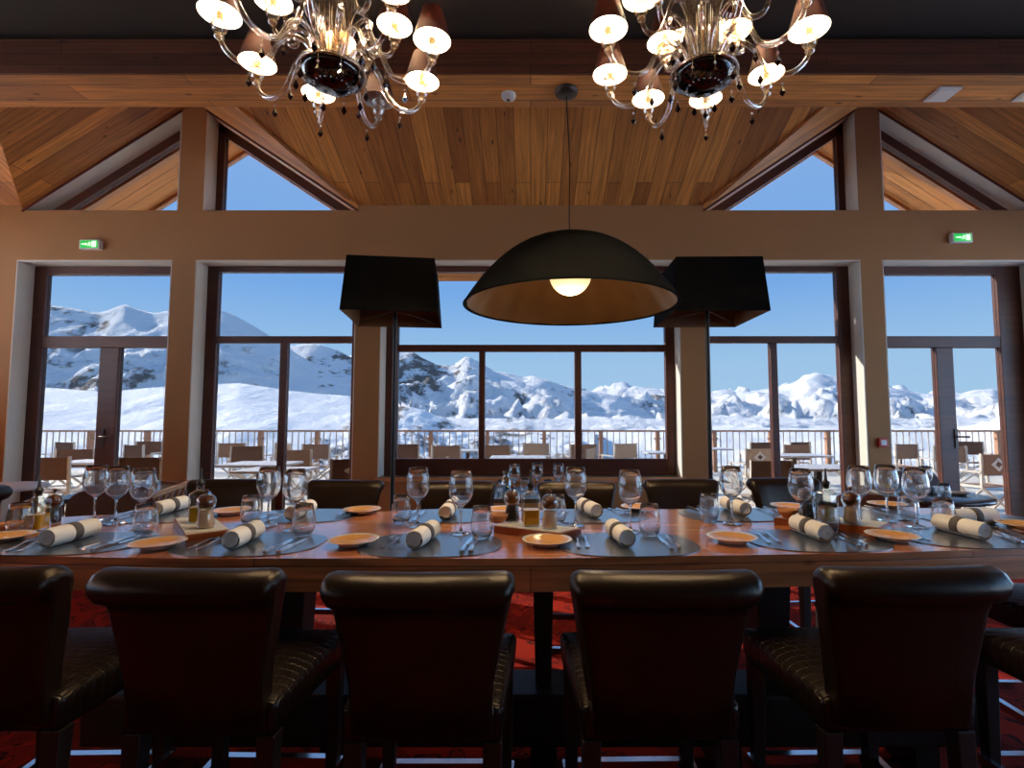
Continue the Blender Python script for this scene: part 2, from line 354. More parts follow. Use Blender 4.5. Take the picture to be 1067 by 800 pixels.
h = MB(); h.box(-4.50, -4.47, YF - .012, YF, 1.05, 1.25); h.tube([(-4.485, YF - .012, 1.17), (-4.485, YF - .05, 1.17), (-4.385, YF - .05, 1.17)], .009)
h.build('door_handle', M['greyrose'], d1)
wframe('window_1', [(-3.47, -3.344, 0, HEAD), (-1.90, -1.80, 0, HEAD), (-3.344, -1.90, 2.93, HEAD), (-3.344, -1.90, *tr), (-2.66, -2.585, .1, tr[0]), (-3.344, -1.90, 0, .1)],
       [(-3.344, -1.90, tr[1], 2.93), (-3.344, -2.66, .1, tr[0]), (-2.585, -1.90, .1, tr[0])])
wframe('window_2', [(-1.546, -1.409, .77, HEAD), (1.429, 1.536, .77, HEAD), (-1.409, 1.429, 2.93, HEAD), (-1.409, 1.429, 2.07, 2.143), (-.548, -.485, .94, 2.07), (.466, .537, .94, 2.07), (-1.409, 1.429, .77, .94)],
       [(-1.409, 1.429, 2.143, 2.93), (-1.409, -.548, .94, 2.07), (-.485, .466, .94, 2.07), (.537, 1.429, .94, 2.07)])
wframe('window_3', [(1.789, 1.90, 0, HEAD), (3.273, 3.415, 0, HEAD), (1.90, 3.273, 2.93, HEAD), (1.90, 3.273, *tr), (2.544, 2.615, .1, tr[0]), (1.90, 3.273, 0, .1)],
       [(1.90, 3.273, tr[1], 2.93), (1.90, 2.544, .1, tr[0]), (2.615, 3.273, .1, tr[0])])
k = 4
for sx in (-1, 1):
    for inner in (0, 1):
        xp = sx * (3.42 if inner else 3.68); xd = sx * XC; xe = sx * (XC - 1.75 if inner else XC + 1.75)
        d = -sx if inner else sx
        zl = lambda x: PEAK - PIT * abs(x - xd) - .015
        f = MB(); fw = .11
        V = lambda x, z: (x, YF, z)
        f.prism([V(xp, zl(xp)), V(xe, zl(xe)), V(xe, zl(xe) - fw), V(xp, zl(xp) - fw)], (0, .075, 0))
        f.prism([V(xp, GB), V(xp + d * .085, GB), V(xp + d * .085, zl(xp + d * .085)), V(xp, zl(xp))], (0, .075, 0))
        f.prism([V(xp, GB - .02), V(xe, GB - .02), V(xe, GB + .008), V(xp, GB + .008)], (0, .075, 0))
        o = struct(f.build('window_%d' % k, M['frame'])); k += 1
        x1 = xp + d * .085; x2 = xe - d * .17
        MB().prism([(x1, YF + .03, GB), (x2, YF + .03, GB), (x1, YF + .03, zl(x1) - fw)], (0, .008, 0)).build('pane', M['pane'], o)

# ceilings and roof with overhang
YB = 3.52
def slab(mb, pts, uaxis, th=.14, mat=0):
    """sloping slab: under face carries plank UVs measured along uaxis"""
    P = [Vector(p) for p in pts]; n = len(P)
    nrm = (P[1] - P[0]).cross(P[2] - P[0]).normalized(); u = Vector(uaxis); u = (u - nrm * u.dot(nrm)).normalized(); v = nrm.cross(u)
    mb.add(P, [tuple(range(n))], False, mat, [[(p.dot(u), p.dot(v)) for p in P]])
    T = [p + Vector((0, 0, th)) for p in P]
    mb.add(T, [tuple(range(n))[::-1]], False, mat)
    mb.add(P + T, [(i, (i + 1) % n, n + (i + 1) % n, n + i) for i in range(n)], False, mat)
def zm(y): return EAVE + SL * (YW - y)
def xv(y): return (PEAK - zm(y)) / PIT      # valley offset from the gable ridge
c1 = MB()
vb = xv(YB)
slab(c1, [(-XC + 1.70, YW, zm(YW)), (XC - 1.70, YW, zm(YW)), (XC - vb, YB, zm(YB)), (-XC + vb, YB, zm(YB))], (0, 1, 0))
slab(c1, [(-WX, YW, zm(YW)), (-XC - 1.70, YW, zm(YW)), (-XC - vb, YB, zm(YB)), (-WX, YB, zm(YB))], (0, 1, 0))
slab(c1, [(WX, YB, zm(YB)), (XC + vb, YB, zm(YB)), (XC + 1.70, YW, zm(YW)), (WX, YW, zm(YW))], (0, 1, 0))
for sx in (-1, 1):
    for d in (-1, 1):
        x0 = sx * XC
        slab(c1, [(x0, YB, PEAK), (x0 + d * vb, YB, PEAK - PIT * vb), (x0 + d * 1.75, YW, PEAK - PIT * 1.75), (x0, YW, PEAK)], (d, 0, -PIT))
struct(c1.build('ceiling', M['ceil']))
struct(MB().box(-WX, WX, -4.2, 3.42, 3.90, 4.0).build('ceiling_dark', M['dark_ceiling']))
b = MB(); b.box(-WX, WX, 3.30, 3.65, 3.62, 3.86); b.box(-WX, WX, 3.42, 3.54, 3.86, 4.95)
b.box(-WX, WX, 3.285, 3.30, 3.625, 3.86, 1)  # front board in darker timber, shade of the room-side face put into its colour
struct(b.build('ceiling_beam', [M['beam'], planks('beam_front_shade', (112, 62, 36), (92, 48, 28), .08, 3.1, .003, .6, .35)]))
YE = 6.36
r = MB()
for sx in (-1, 1):
    for d in (-1, 1):
        x0 = sx * XC
        slab(r, [(x0, YW + .2, PEAK + .02), (x0 + d * 2.05, YW + .2, PEAK + .02 - PIT * 2.05), (x0 + d * 2.05, YE, PEAK + .02 - PIT * 2.05), (x0, YE, PEAK + .02)], (d, 0, -PIT), .2)
slab(r, [(-1.7, YW + .25, 3.60), (1.7, YW + .25, 3.60), (1.7, YE, 3.06), (-1.7, YE, 3.06)], (1, 0, 0), .2)
for sx in (-1, 1):
    for d in (-1, 1):
        x0 = sx * XC
        for yy, hh, ww in ((YW + .40, .05, .06), (YE - .07, .05, .06)):
            r.prism([(x0, yy, PEAK + .02), (x0 + d * 2.05, yy, PEAK + .02 - PIT * 2.05), (x0 + d * 2.05, yy, PEAK + .02 - PIT * 2.05 - hh), (x0, yy, PEAK + .02 - hh)], (0, ww, 0), 1)
struct(r.build('roof', [M['soffit'], M['fascia']]))

# fittings on beam and wall
o = thing('smoke_detector', 'round white smoke detector under the timber beam, near the picture centre', 'smoke detector', (-.155, 3.50, 3.62))
MB().lathe([(0, 0), (.05, 0), (.052, -.012), (.045, -.03), (.03, -.04), (0, -.042)], 24).build('housing', M['white'], o)
MB().lathe([(0, -.041), (.016, -.042), (.014, -.048), (0, -.05)], 16).build('sensor_cap', M['shade_in'], o)
for i, px in enumerate((982, 1076)):
    p = at(px, 97, 3.49)
    o = thing('recessed_downlight', ('square white downlight panel under the beam, whole one right of the right chandelier' if i == 0 else 'square white downlight cut off by the right edge of the photo'), 'ceiling light', (p.x, 3.49, 3.62), 0, 'downlights under the beam')
    MB().box(-.08, .08, -.08, .08, -.014, 0).build('trim_frame', M['white'], o, bevel=.003)
    MB().box(-.062, .062, -.062, .062, -.018, -.013).build('diffuser', M['diffuser'], o)
for px, py, wd in ((97, 256, 'green exit sign above the left terrace door'), (999, 249, 'green exit sign above the right terrace door')):
    p = at(px, py, YW)
    o = thing('exit_sign', wd + ', lit running figure', 'exit sign', (p.x, YW, p.z), 0, 'exit signs over the doors')
    MB().box(-.105, .105, -.05, 0, -.05, .05).build('housing', M['white'], o, bevel=.006)
    MB().box(-.088, .088, -.054, -.05, -.038, .038).build('sign_panel', M['green'], o)
    g = MB(); y = -.0565
    def pl(pts): g.prism([(a, y, c) for a, c in pts], (0, .002, 0))
    pl([(.03, -.03), (.075, -.03), (.075, .03), (.03, .03)])                                     # doorway
    pl([(-.075, -.006), (-.035, -.006), (-.035, -.016), (-.01, 0), (-.035, .016), (-.035, .006), (-.075, .006)])   # arrow
    pl([(-.002, .006), (.012, .014), (.022, .002), (.026, .005), (.015, .02), (.002, .018), (-.008, .006)])
    pl([(.0, .008), (.01, .012), (.014, -.006), (.024, -.018), (.018, -.022), (.004, -.008), (-.006, -.024), (-.012, -.022)])
    g.lathe([(0, 0), (.006, 0), (0, .001)], 10, (.01, y, .024))
    g.build('pictogram', M['exitw'], o)
p = at(922, 461, YW)
o = thing('alarm_call_point', 'small red fire alarm call point on the pillar left of the right door', 'fire alarm', (p.x - .03, YW, p.z))
MB().box(-.045, .045, -.03, 0, -.045, .045).build('housing', M['red'], o, bevel=.006)
MB().box(-.026, .026, -.034, -.03, -.026, .026).build('press_panel', M['white'], o)

# ================================================================ TERRACE AND LANDSCAPE
struct(MB().box(-26, 26, YO, 14.2, -.2, 0).build('terrace_floor', M['deck']))
RY = 13.6
rl = thing('terrace_railing', 'long timber topped metal railing along the outer edge of the terrace', 'railing', (0, RY, 0))
MB().box(-24, 24, -.045, .045, 1.03, 1.075).build('handrail', M['rail'], rl)
MB().box(-24, 24, -.015, .015, .10, .13).build('bottom_rail', M['baluster'], rl)
bx = 272; step = (at(331, 450, RY).x - at(272, 450, RY).x); x0 = at(272, 450, RY).x
n0 = int((-14 - x0) / step); posts = [x0 + step * i for i in range(n0, n0 + int(28 / step) + 1)]
for x in posts:
    MB().box(x - .045, x + .045, -.07, .07, 0, 1.03).box(x - .10, x + .10, -.02, .02, .84, .87).build('post', M['rail'], rl)
for a, b2 in zip(posts[:-1], posts[1:]):
    m = MB()
    for i in range(1, 9):
        x = a + (b2 - a) * i / 9; m.box(x - .011, x + .011, -.011, .011, .13, 1.03)
    m.build('baluster_panel', M['baluster'], rl)

def ridge(name, pts, D, front, mat, amp, base_z, seed, px0=-420, px1=1500, step=5, rows=70, freq=1 / 60., spur=0.0, fine=.65):
    pts = sorted(pts)
    def sky(px):
        if px <= pts[0][0]: return pts[0][1]
        for (a, ya), (b, yb) in zip(pts[:-1], pts[1:]):
            if px <= b: return ya + (yb - ya) * (px - a) / (b - a)
        return pts[-1][1]
    cols = list(range(px0, px1 + 1, step)); vs = []; fs = []
    back = 12
    for px in cols:
        cr = at(px, sky(px), D); dirx, diry = cr.x / D, 1.0
        for j in range(rows + back + 1):
            if j <= rows:
                t = j / rows; d = front + (D - front) * t
                z = base_z + (cr.z - base_z) * (.18 * t + .82 * t ** 1.7)
                fall = min(1, 2.2 * (1 - t) + .04) * min(1, 5 * t)
            else:
                t = (j - rows) / back; d = D * (1 + .35 * t); z = cr.z - (cr.z - base_z) * .5 * t; fall = min(1, 4 * t)
            x, y = dirx * d, d
            q = Vector((x * freq + seed * 7.1, y * freq * .7 + seed, seed * 3.3))
            h = noise.fractal(q, 1.0, 2.1, 6) + spur * (abs(noise.noise(q * .45)) * -2 + .6) + fine * noise.fractal(q * 4.3, .75, 2.2, 5)
            vs.append((x, y, z + amp * h * fall))
    R = rows + back + 1
    for i in range(len(cols) - 1):
        for j in range(R - 1):
            fs.append((i * R + j, (i + 1) * R + j, (i + 1) * R + j + 1, i * R + j + 1))
    return struct(MB().add(vs, fs, True).build(name, mat))
ridge('mountain', [(-150, 335), (0, 322), (30, 317), (50, 318), (75, 321), (100, 326), (112, 324), (120, 320), (130, 317), (142, 322), (160, 326), (175, 324), (205, 322), (228, 323), (240, 327), (258, 336), (280, 350), (310, 369), (340, 386), (370, 402), (400, 418), (440, 436)], 520, 250, M['mtn'], 16, -40, 1, spur=.6)
ridge('mountain', [(150, 372), (230, 366), (280, 363), (297, 361), (320, 358), (335, 359), (350, 364), (369, 373), (390, 384), (420, 402), (450, 420), (480, 440)], 640, 330, M['mtn'], 16, -50, 2, px0=-100, px1=620, spur=.6)
ridge('mountain', [(250, 390), (330, 378), (380, 368), (400, 362), (416, 366), (430, 367), (441, 374), (455, 380), (470, 381), (479, 376), (484, 371), (490, 372), (500, 377), (507, 382), (515, 387), (525, 388), (537, 390), (545, 393), (552, 391), (560, 393), (575, 398), (590, 402), (605, 405), (615, 407), (622, 409), (632, 410), (645, 414), (660, 422), (680, 433), (700, 440), (740, 452)], 780, 330, M['mtn'], 30, -60, 3, px0=160, px1=900, spur=1.0)
ridge('mountain', [(400, 425), (560, 415), (610, 410), (635, 407), (645, 404), (655, 405), (665, 404), (680, 404), (693, 405), (715, 408), (740, 408), (755, 405), (765, 407), (780, 408), (800, 405), (812, 403), (830, 398), (840, 392), (852, 389), (860, 391), (872, 393), (890, 397), (910, 402), (928, 404), (945, 407), (960, 411), (976, 409), (990, 410), (1000, 411), (1010, 408), (1020, 406), (1035, 405), (1047, 409), (1150, 400), (1300, 390)], 1000, 420, M['mtn2'], 36, -60, 4, px0=300, px1=1500, spur=.8)
ridge('snow_slope', [(-200, 398), (-50, 402), (50, 404), (110, 409), (160, 404), (200, 402), (250, 399), (295, 406), (330, 410), (369, 413), (400, 424), (440, 436), (470, 443), (520, 450)], 240, 60, M['snow'], 4.5, -16, 5, px0=-420, px1=620, spur=.2, fine=.15)
ridge('mountain', [(300, 448), (370, 436), (400, 427), (420, 423), (438, 426), (455, 433), (475, 441), (500, 446), (540, 452)], 190, 90, M['mtnd'], 3, -14, 6, px0=280, px1=600, step=2, freq=1 / 16.)
ridge('snow_slope', [(540, 458), (600, 452), (660, 448), (700, 446), (760, 445), (830, 446), (900, 447), (990, 447), (1030, 440), (1050, 428), (1070, 419), (1120, 415), (1300, 420)], 330, 80, M['snow'], 4, -20, 7, px0=480, px1=1500, spur=.4)
struct(MB().add([(-500, 14.2, -5), (500, 14.2, -5), (500, 400, -30), (-500, 400, -30)], [(0, 1, 2, 3)]).build('snow_ground', M['snow']))

# terrace furniture
def director_chair(label, mat, emblem=False):
    t = thing('director_chair', label, 'chair', (0, 0, 0), 0, 'canvas director chairs on the terrace')
    MB().box(-.245, .245, .20, .212, .60, .88).build('backrest', mat, t)
    MB().box(-.23, .23, -.20, .20, .44, .452).build('seat', mat, t)
    for sx in (-1, 1):
        MB().box(sx * .27 - .025, sx * .27 + .025, -.22, .23, .635, .655).build('armrest', M['cframe'], t)
        f = MB(); f.bar((sx * .26, .21, .45), (sx * .25, .21, .89), .03); f.bar((sx * .26, -.2, .45), (sx * .26, -.2, .64), .03)
        f.bar((sx * .24, -.21, .445), (sx * .24, .21, .445), .028); f.bar((sx * .26, -.2, .03), (sx * .26, .2, .03), .03)
        f.build('side_frame', M['cframe'], t)
    for y in (-.19, .19):
        f = MB(); f.bar((-.26, y, .03), (.24, y, .445), .028); f.bar((.26, y + .012, .03), (-.24, y + .012, .445), .028); f.build('crossed_legs', M['cframe'], t)
    return t
def emblem_on(t):
    g = MB(); P = []
    for kk in range(64):
        a = 2 * PI * kk / 64; rr = .055 + .03 * abs(math.cos(2 * a)) + .008 * math.cos(8 * a)
        P.append((rr * math.cos(a) * 1.15, .2135, .745 + rr * math.sin(a)))
    g.prism(P, (0, .002, 0)); P = [(c.x * .45, .2156, .745 + (c.z - .745) * .45) for c in map(Vector, P)]
    g.prism(P, (0, .002, 0), 1)
    for c in t.children:
        if c.name.startswith('backrest'): g.build('emblem', [M['emblem'], M['canvas2']], c)
CH = [  # px, top y, rz (0: faces away from the terrace edge ... ), canvas, label tail
    (56, 461, 2.9, 2, 'seen through the left door, far one near the rail'), (62, 475, .15, 2, 'seen through the left door, nearest with crossed legs in full view'),
    (86, 467, .3, 2, 'seen through the left door, beside its middle post'), (127, 464, 2.8, 2, 'right of the left door post, half hidden by a railing post'),
    (150, 460, 3.3, 2, 'right of the left door post, furthest one at the rail'), (157, 475, .1, 2, 'right of the left door post, nearest to the pillar'),
    (247, 461, .1, 1, 'behind the second window, back turned, at its left'), (259, 464, .5, 2, 'behind the second window, tucked behind the left one'),
    (284, 462, 2.6, 3, 'behind the second window, pale one just left of its mullion'), (307, 468, .2, 1, 'behind the second window, just right of its mullion'),
    (334, 462, .0, 1, 'behind the second window, wide back in front of a railing post'), (356, 477, .35, 2, 'with white emblem on its back beside the second pillar'),
    (424, 462, .1, 2, 'left edge of the middle window, right of the black lamp pole'), (424, 477, .9, 1, 'low in the left corner of the middle window'),
    (466, 463, .35, 1, 'in front of the first railing post in the middle window'), (516, 463, .2, 1, 'just right of the first mullion of the middle window'),
    (556, 462, 2.9, 3, 'pale one alone between the mullions of the middle window'), (589, 467, 1.2, 3, 'turned sideways left of the second mullion of the middle window'),
    (614, 462, .1, 1, 'just right of the second mullion of the middle window'), (650, 462, .45, 3, 'broad pale back in the right third of the middle window'),
    (686, 478, .7, 3, 'nearest one in the right corner of the middle window'), (777, 460, .1, 2, 'far one right of the right lamp pole'),
    (792, 466, .2, 3, 'with small emblem left of the fourth window mullion'), (793, 478, .15, 3, 'nearest one left of the fourth window mullion'),
    (819, 460, .3, 2, 'just right of the fourth window mullion'), (839, 464, .05, 1, 'right of the fourth window mullion, square to the glass'),
    (861, 465, .2, 3, 'at the right edge of the fourth window'), (945, 462, .2, 1, 'seen through the right door, left leaf, in front'),
    (966, 463, -.2, 1, 'seen through the right door, left leaf, beside the door post'), (1024, 472, .1, 1, 'with pale emblem, biggest one in the right leaf of the right door'),
    (1012, 460, 2.7, 2, 'seen through the right door, far one beside the leaf frame')]
TB = [(471, 487, 1.0, 'pale terrace table close behind the left pane of the middle window'), (632, 485, .95, 'pale terrace table close behind the right pane of the middle window'), (553, 476, .9, 'pale terrace table centred behind the middle window'),
      (485, 469, .7, 'pale terrace table by the rail in the left pane of the middle window'), (680, 470, .8, 'pale terrace table by the rail at the right of the middle window'), (834, 473, 1.0, 'pale terrace table behind the right half of the fourth window'),
      (852, 486, 1.0, 'pale terrace table nearest the glass in the fourth window'), (757, 467, .8, 'pale terrace table right of the right lamp pole'), (275, 484, .9, 'pale terrace table behind the second window'), (325, 490, .8, 'pale terrace table right of the second window mullion'),
      (940, 468, .6, 'pale terrace table seen through the left leaf of the right door'), (95, 480, .7, 'pale terrace table seen through the left door')]
spots = []
for px, py, *_ in CH:
    d = min(onz(px, py, .885).y, 12.6); spots.append([ray(px, py)[0] / ray(px, py)[1] * d, d, .40])
for px, py, w_, _ in TB:
    q = onz(px, py, .745); spots.append([q.x, min(max(q.y, 6.5), 12.2), .30 + .28 * w_])
for it in range(300):
    for a in range(len(spots)):
        for b_ in range(a):
            A, B_ = spots[a], spots[b_]; dx, dy = A[0] - B_[0], A[1] - B_[1]; dist = math.hypot(dx, dy) or 1e-3; need = A[2] + B_[2] + .02
            if dist < need:
                k = (need - dist) / 2 / dist
                for S_, sg in ((A, 1), (B_, -1)):
                    S_[0] += sg * dx * k * .5; S_[1] = min(12.75, max(6.45, S_[1] + sg * (dy if abs(dy) > .05 else .05) * k))
proto = {}
EMB = {11, 22, 29}
for i, (px, py, rz, cv, tail) in enumerate(CH):
    X, d, _ = spots[i]
    lab = ('canvas director chair ' + tail)
    key = (cv, i in EMB)
    if key not in proto:
        t = proto[key] = director_chair(lab, M[{1: 'canvas', 2: 'canvas2', 3: 'canvas3'}[cv]])
        t.location = (X, d, 0); t.rotation_euler[2] = rz + PI
        if i in EMB: emblem_on(t)
    else: dup(proto[key], (X, d, 0), rz + PI, lab)
def terrace_table(label, loc, w=1.1, dpt=.75, rz=0, src=None):
    t = thing('terrace_table', label, 'table', loc, rz, 'pale tables on the terrace')
    MB().box(-w / 2, w / 2, -dpt / 2, dpt / 2, .715, .745).build('tabletop', M['ttop'], t, bevel=.005)
    MB().cbox((0, 0, .37), (.07, .07, .69)).build('column', M['greyrose'], t)
    m = MB(); m.bar((-.3, -.25, .02), (.3, .25, .02), .06, .03); m.bar((.3, -.25, .02), (-.3, .25, .02), .06, .03); m.build('base', M['greyrose'], t)
for (px, py, w_, lab), S_ in zip(TB, spots[len(CH):]): terrace_table(lab, (S_[0], S_[1], 0), w_, .62 if w_ < .9 else .7)

# ================================================================ MAIN TABLE
ZT = .905
def near_y(x): return 1.705 + .03 * x + .028 * x * x
def far_y(x): return 2.60 + .045 * x
def outline():
    L, R = -2.18, 2.25; pts = []
    cx, hx = (L + R) / 2, (R - L) / 2; n = 64
    for k in range(n):
        a = 2 * PI * k / n; ca, sa = math.cos(a), math.sin(a)
        x = cx + hx * (abs(ca) ** .28) * (1 if ca >= 0 else -1); t = (abs(sa) ** .28) * (1 if sa >= 0 else -1)
        m, hy = (near_y(x) + far_y(x)) / 2, (far_y(x) - near_y(x)) / 2
        pts.append((x, m + hy * t))
    return pts
tb = thing('dining_table', 'long high dining table of polished red-brown timber, laid for a meal', 'table', (0, 2.15, 0))
OL = outline()
MB().prism([(x, y - 2.15, ZT - .105) for x, y in OL], (0, 0, .105)).build('tabletop', M['table'], tb, bevel=.006)
for x in (-1.75, -.95, .05, .95, 1.75):
    wv = .085 if abs(x) < .1 else .14
    if abs(x) == .95 or abs(x) < .1:
        m = MB(); m.add([(x + i * wv / 2 * s, j * wv / 2 * s, z) for z, s in ((.30, .72), (.80, 1.0)) for i, j in ((-1, -1), (1, -1), (1, 1), (-1, 1))], [(3, 2, 1, 0), (4, 5, 6, 7), (0, 1, 5, 4), (1, 2, 6, 5), (2, 3, 7, 6), (3, 0, 4, 7)])
        m.build('leg', M['tleg'], tb, bevel=.004)
MB().box(-1.7, 1.7, -.11, .11, .12, .31).build('stretcher_beam', M['tleg'], tb, bevel=.012)
for x in (-1.5, -.75, .05, .75, 1.5): MB().box(x - .05, x + .05, -.09, .09, 0, .12).build('foot', M['tleg'], tb, bevel=.006)

# ================================================================ BAR STOOLS
def bar_stool(label, group):
    t = thing('bar_stool', label, 'bar stool', (0, 0, 0), 0, group)
    # seat: tapered, softly domed cushion
    s = MB(); nx, ny = 8, 8; vs = []
    for j in range(ny + 1):
        v = -1 + 2 * j / ny
        for i in range(nx + 1):
            u = -1 + 2 * i / nx; hw = .205 + .022 * (v + 1) / 2
            vs.append((u * hw, v * .235, .632 + .026 * (1 - u * u * u * u) * (1 - v * v)))
    n = len(vs); vs += [(x * .97, y * .97, .535) for x, y, z in vs]
    W = nx + 1
    fs = [(j * W + i, j * W + i + 1, (j + 1) * W + i + 1, (j + 1) * W + i) for j in range(ny) for i in range(nx)]
    fs += [tuple(n + q for q in f[::-1]) for f in fs]
    rim = [i for i in range(nx + 1)] + [j * W + nx for j in range(1, ny + 1)] + [ny * W + i for i in range(nx - 1, -1, -1)] + [j * W for j in range(ny - 1, 0, -1)]
    fs += [(rim[k], n + rim[k], n + rim[(k + 1) % len(rim)], rim[(k + 1) % len(rim)]) for k in range(len(rim))]
    s.add(vs, fs, True); s.build('seat', M['seat'], t, bevel=.02, bseg=3)
    # backrest with scrolled top
    sec = [(.03, .57), (.03, .70), (.024, .85), (.018, .93), (.008, .955), (-.012, .974), (-.04, .98), (-.072, .972), (-.096, .95), (-.10, .925), (-.09, .905), (-.07, .896), (-.052, .888), (-.045, .86), (-.040, .70), (-.032, .57)]
    def hw(z): return .172 + .012 * (z - .57) / .2 if z < .77 else .184 + .036 * ((z - .77) / .12) ** 1.3 if z < .895 else .22 + .014 * min(1, (z - .895) / .05)
    us = [-1, -.985, -.95, -.89, -.6, -.2, .2, .6, .89, .95, .985, 1]; vs = []; K = len(sec)
    cy = -.025
    for u in us:
        sh = {1: .42, .985: .70, .95: .89}.get(abs(u), 1)
        for y, z in sec:
            bow = .018 * (1 - u * u)
            if z > .887: yy, zz = -.04 + (y + .04) * sh, .932 + (z - .932) * sh      # scroll closes round its own centre
            else: s2 = .55 + .45 * sh; yy, zz = (y + .008) * s2 - .008, z
            vs.append((u * hw(z), -.215 + yy - bow - (z - .57) * .07, zz))
    fs = [(a * K + i, a * K + (i + 1) % K, (a + 1) * K + (i + 1) % K, (a + 1) * K + i) for a in range(len(us) - 1) for i in range(K)]
    bk = MB().add(vs, fs, True); bk.add(vs[:K], [tuple(range(K))[::-1]], True); bk.add(vs[-K:], [tuple(range(K))], True)
    bk.build('backrest', M['leather'], t)
    for sx in (-1, 1):
        for y in (-.20, .195):
            m = MB(); top, bot = .024, .016; x = sx * (.175 if y < 0 else .19); yb = y - (.03 if y < 0 else 0)
            m.add([(x + i * top, y + j * top, .54) for i, j in ((-1, -1), (1, -1), (1, 1), (-1, 1))] + [(x + i * bot, yb + j * bot, 0) for i, j in ((-1, -1), (1, -1), (1, 1), (-1, 1))],
                  [(0, 1, 2, 3), (7, 6, 5, 4), (0, 4, 5, 1), (1, 5, 6, 2), (2, 6, 7, 3), (3, 7, 4, 0)])
            m.build('leg', M['sleg'], t, bevel=.003)
    f = MB(); zf = .21
    f.box(-.19, .19, .20, .225, zf - .015, zf + .015)
    for sx in (-1, 1): f.bar((sx * .207, .215, zf), (sx * .193, -.215, zf), .022, .03)
    f.box(-.19, .19, -.245, -.225, zf - .015, zf + .015)
    f.build('footrest', M['chrome'], t)
    return t
GN, GF = 'bar stools along the near side', 'bar stools along the far side'
near = [(-1.43, 1.635, .02, 'first'), (-.85, 1.62, -.02, 'second'), (-.272, 1.59, .0, 'third'), (.326, 1.60, .015, 'fourth'), (.955, 1.635, .02, 'fifth'), (1.73, 1.63, .0, 'sixth')]
ORD = ['first', 'second', 'third', 'fourth', 'fifth', 'sixth', 'seventh']
st0 = None
for i, (x, y, rz, o_) in enumerate(near):
    lab = 'dark leather bar stool, %s from the left on the near side of the table' % o_
    if st0 is None: st0 = bar_stool(lab, GN); st0.location = (x, y, 0); st0.rotation_euler[2] = rz
    else: dup(st0, (x, y, 0), rz, lab, GN)
far = [(-1.87, 2.99, .06), (-1.15, 2.95, -.05), (-.435, 2.89, .03), (.262, 2.87, -.04), (.945, 2.99, .05), (1.64, 3.08, .10)]
FPOS = ['behind the left tray', 'left of the lamp', 'left of the middle tray', 'right of the middle tray', 'by the right lamp', 'behind the right tray']
for i, (x, y, rz) in enumerate(far):
    dup(st0, (x, y, 0), PI + rz, 'dark leather bar stool on the far side, %s from left, %s' % (ORD[i], FPOS[i]), GF)
dup(st0, (2.10, 2.13, 0), PI / 2, 'dark leather bar stool at the right end of the table, back hidden', 'bar stools at the table ends')
dup(st0, (-3.30, 2.80, 0), PI / 2, 'brown leather bar stool side-on at the left edge, left of the small round table', 'bar stools at the table ends')

# ================================================================ TABLEWARE
def setup(o, p, rz=0): o.location = p; o.rotation_euler[2] = rz; return o
def place_mesh(me_obj_cache, key, maker, loc, rz, label, cat, group):
    """first use builds the object, later uses copy it with its parts"""
    if key not in me_obj_cache:
        t = maker(); setup(t, loc, rz); tag(t, label, cat, group); me_obj_cache[key] = t; return t
    return dup(me_obj_cache[key], loc, rz, label, group)
cache = {}
def mk_mat():
    P = []
    for k in range(48):
        a = 2 * PI * k / 48; ca, sa = math.cos(a), math.sin(a)
        P.append((.25 * abs(ca) ** .75 * (1 if ca > 0 else -1), .178 * abs(sa) ** .75 * (1 if sa > 0 else -1), 0))
    return MB().prism(P, (0, 0, .003)).build('placemat', M['mat_'])
def mk_plate():
    return MB().lathe([(0, .004), (.048, .004), (.05, 0), (.053, .004), (.066, .012), (.088, .018), (.089, .020), (.078, .0178)], 40).lathe([(.078, .0178), (.066, .0155), (.052, .008), (0, .008)], 40, mat=1).build('bread_plate', [M['plate'], M['glaze']])
def mk_napkin():
    t = thing('napkin', '', 'napkin')
    m = MB(); r0 = .031; L = .2
    pr = [(r0, -L / 2), (r0, L / 2)]
    # cloth tube with overlapping fold and spiral end faces
    ring = []
    for k in range(33):
        a = 2 * PI * k / 32 - .6; ring.append((r0 * (1 + .10 * k / 32) * math.cos(a), r0 * (1 + .10 * k / 32) * math.sin(a)))
    vs = []; sl = [-L / 2, -L / 2 + .01, -.03, .0, .03, L / 2 - .01, L / 2]
    for x in sl:
        e_ = .93 if abs(x) == L / 2 else 1.0
        vs += [(x, y * e_, r0 * 1.05 + z * e_) for y, z in ring]
    K = 33
    m.add(vs, [(i * K + k, i * K + k + 1, (i + 1) * K + k + 1, (i + 1) * K + k) for i in range(len(sl) - 1) for k in range(K - 1)], True)
    for x, sg in ((-L / 2, -1), (L / 2, 1)):
        sp = []
        for k in range(97):
            a = 2 * PI * k / 32 - .6; rr = r0 * (.93 - .27 * k / 32); sp.append((x - sg * .002 * (k % 32 > 28) - sg * .004 * (k / 97), rr * math.cos(a), r0 * 1.05 + rr * math.sin(a)))
        c = (x - sg * .006, 0, r0 * 1.05); n = len(sp)
        m.add(sp + [c], [(k, k + 1, n) for k in range(32)] , True)
        for a0 in (0, 32):
            pass
        m.tube(sp, .0013, 4)
    m.build('roll', M['napkin'], t)
    b = MB(); rb = r0 * 1.10
    b.lathe([(rb * .9, -.017), (rb, -.0165), (rb, .0165), (rb * .9, .017)], 32)
    b.v = [(z, y, x + r0 * 1.07) for x, y, z in b.v]; b.build('band', M['band'], t)
    return t
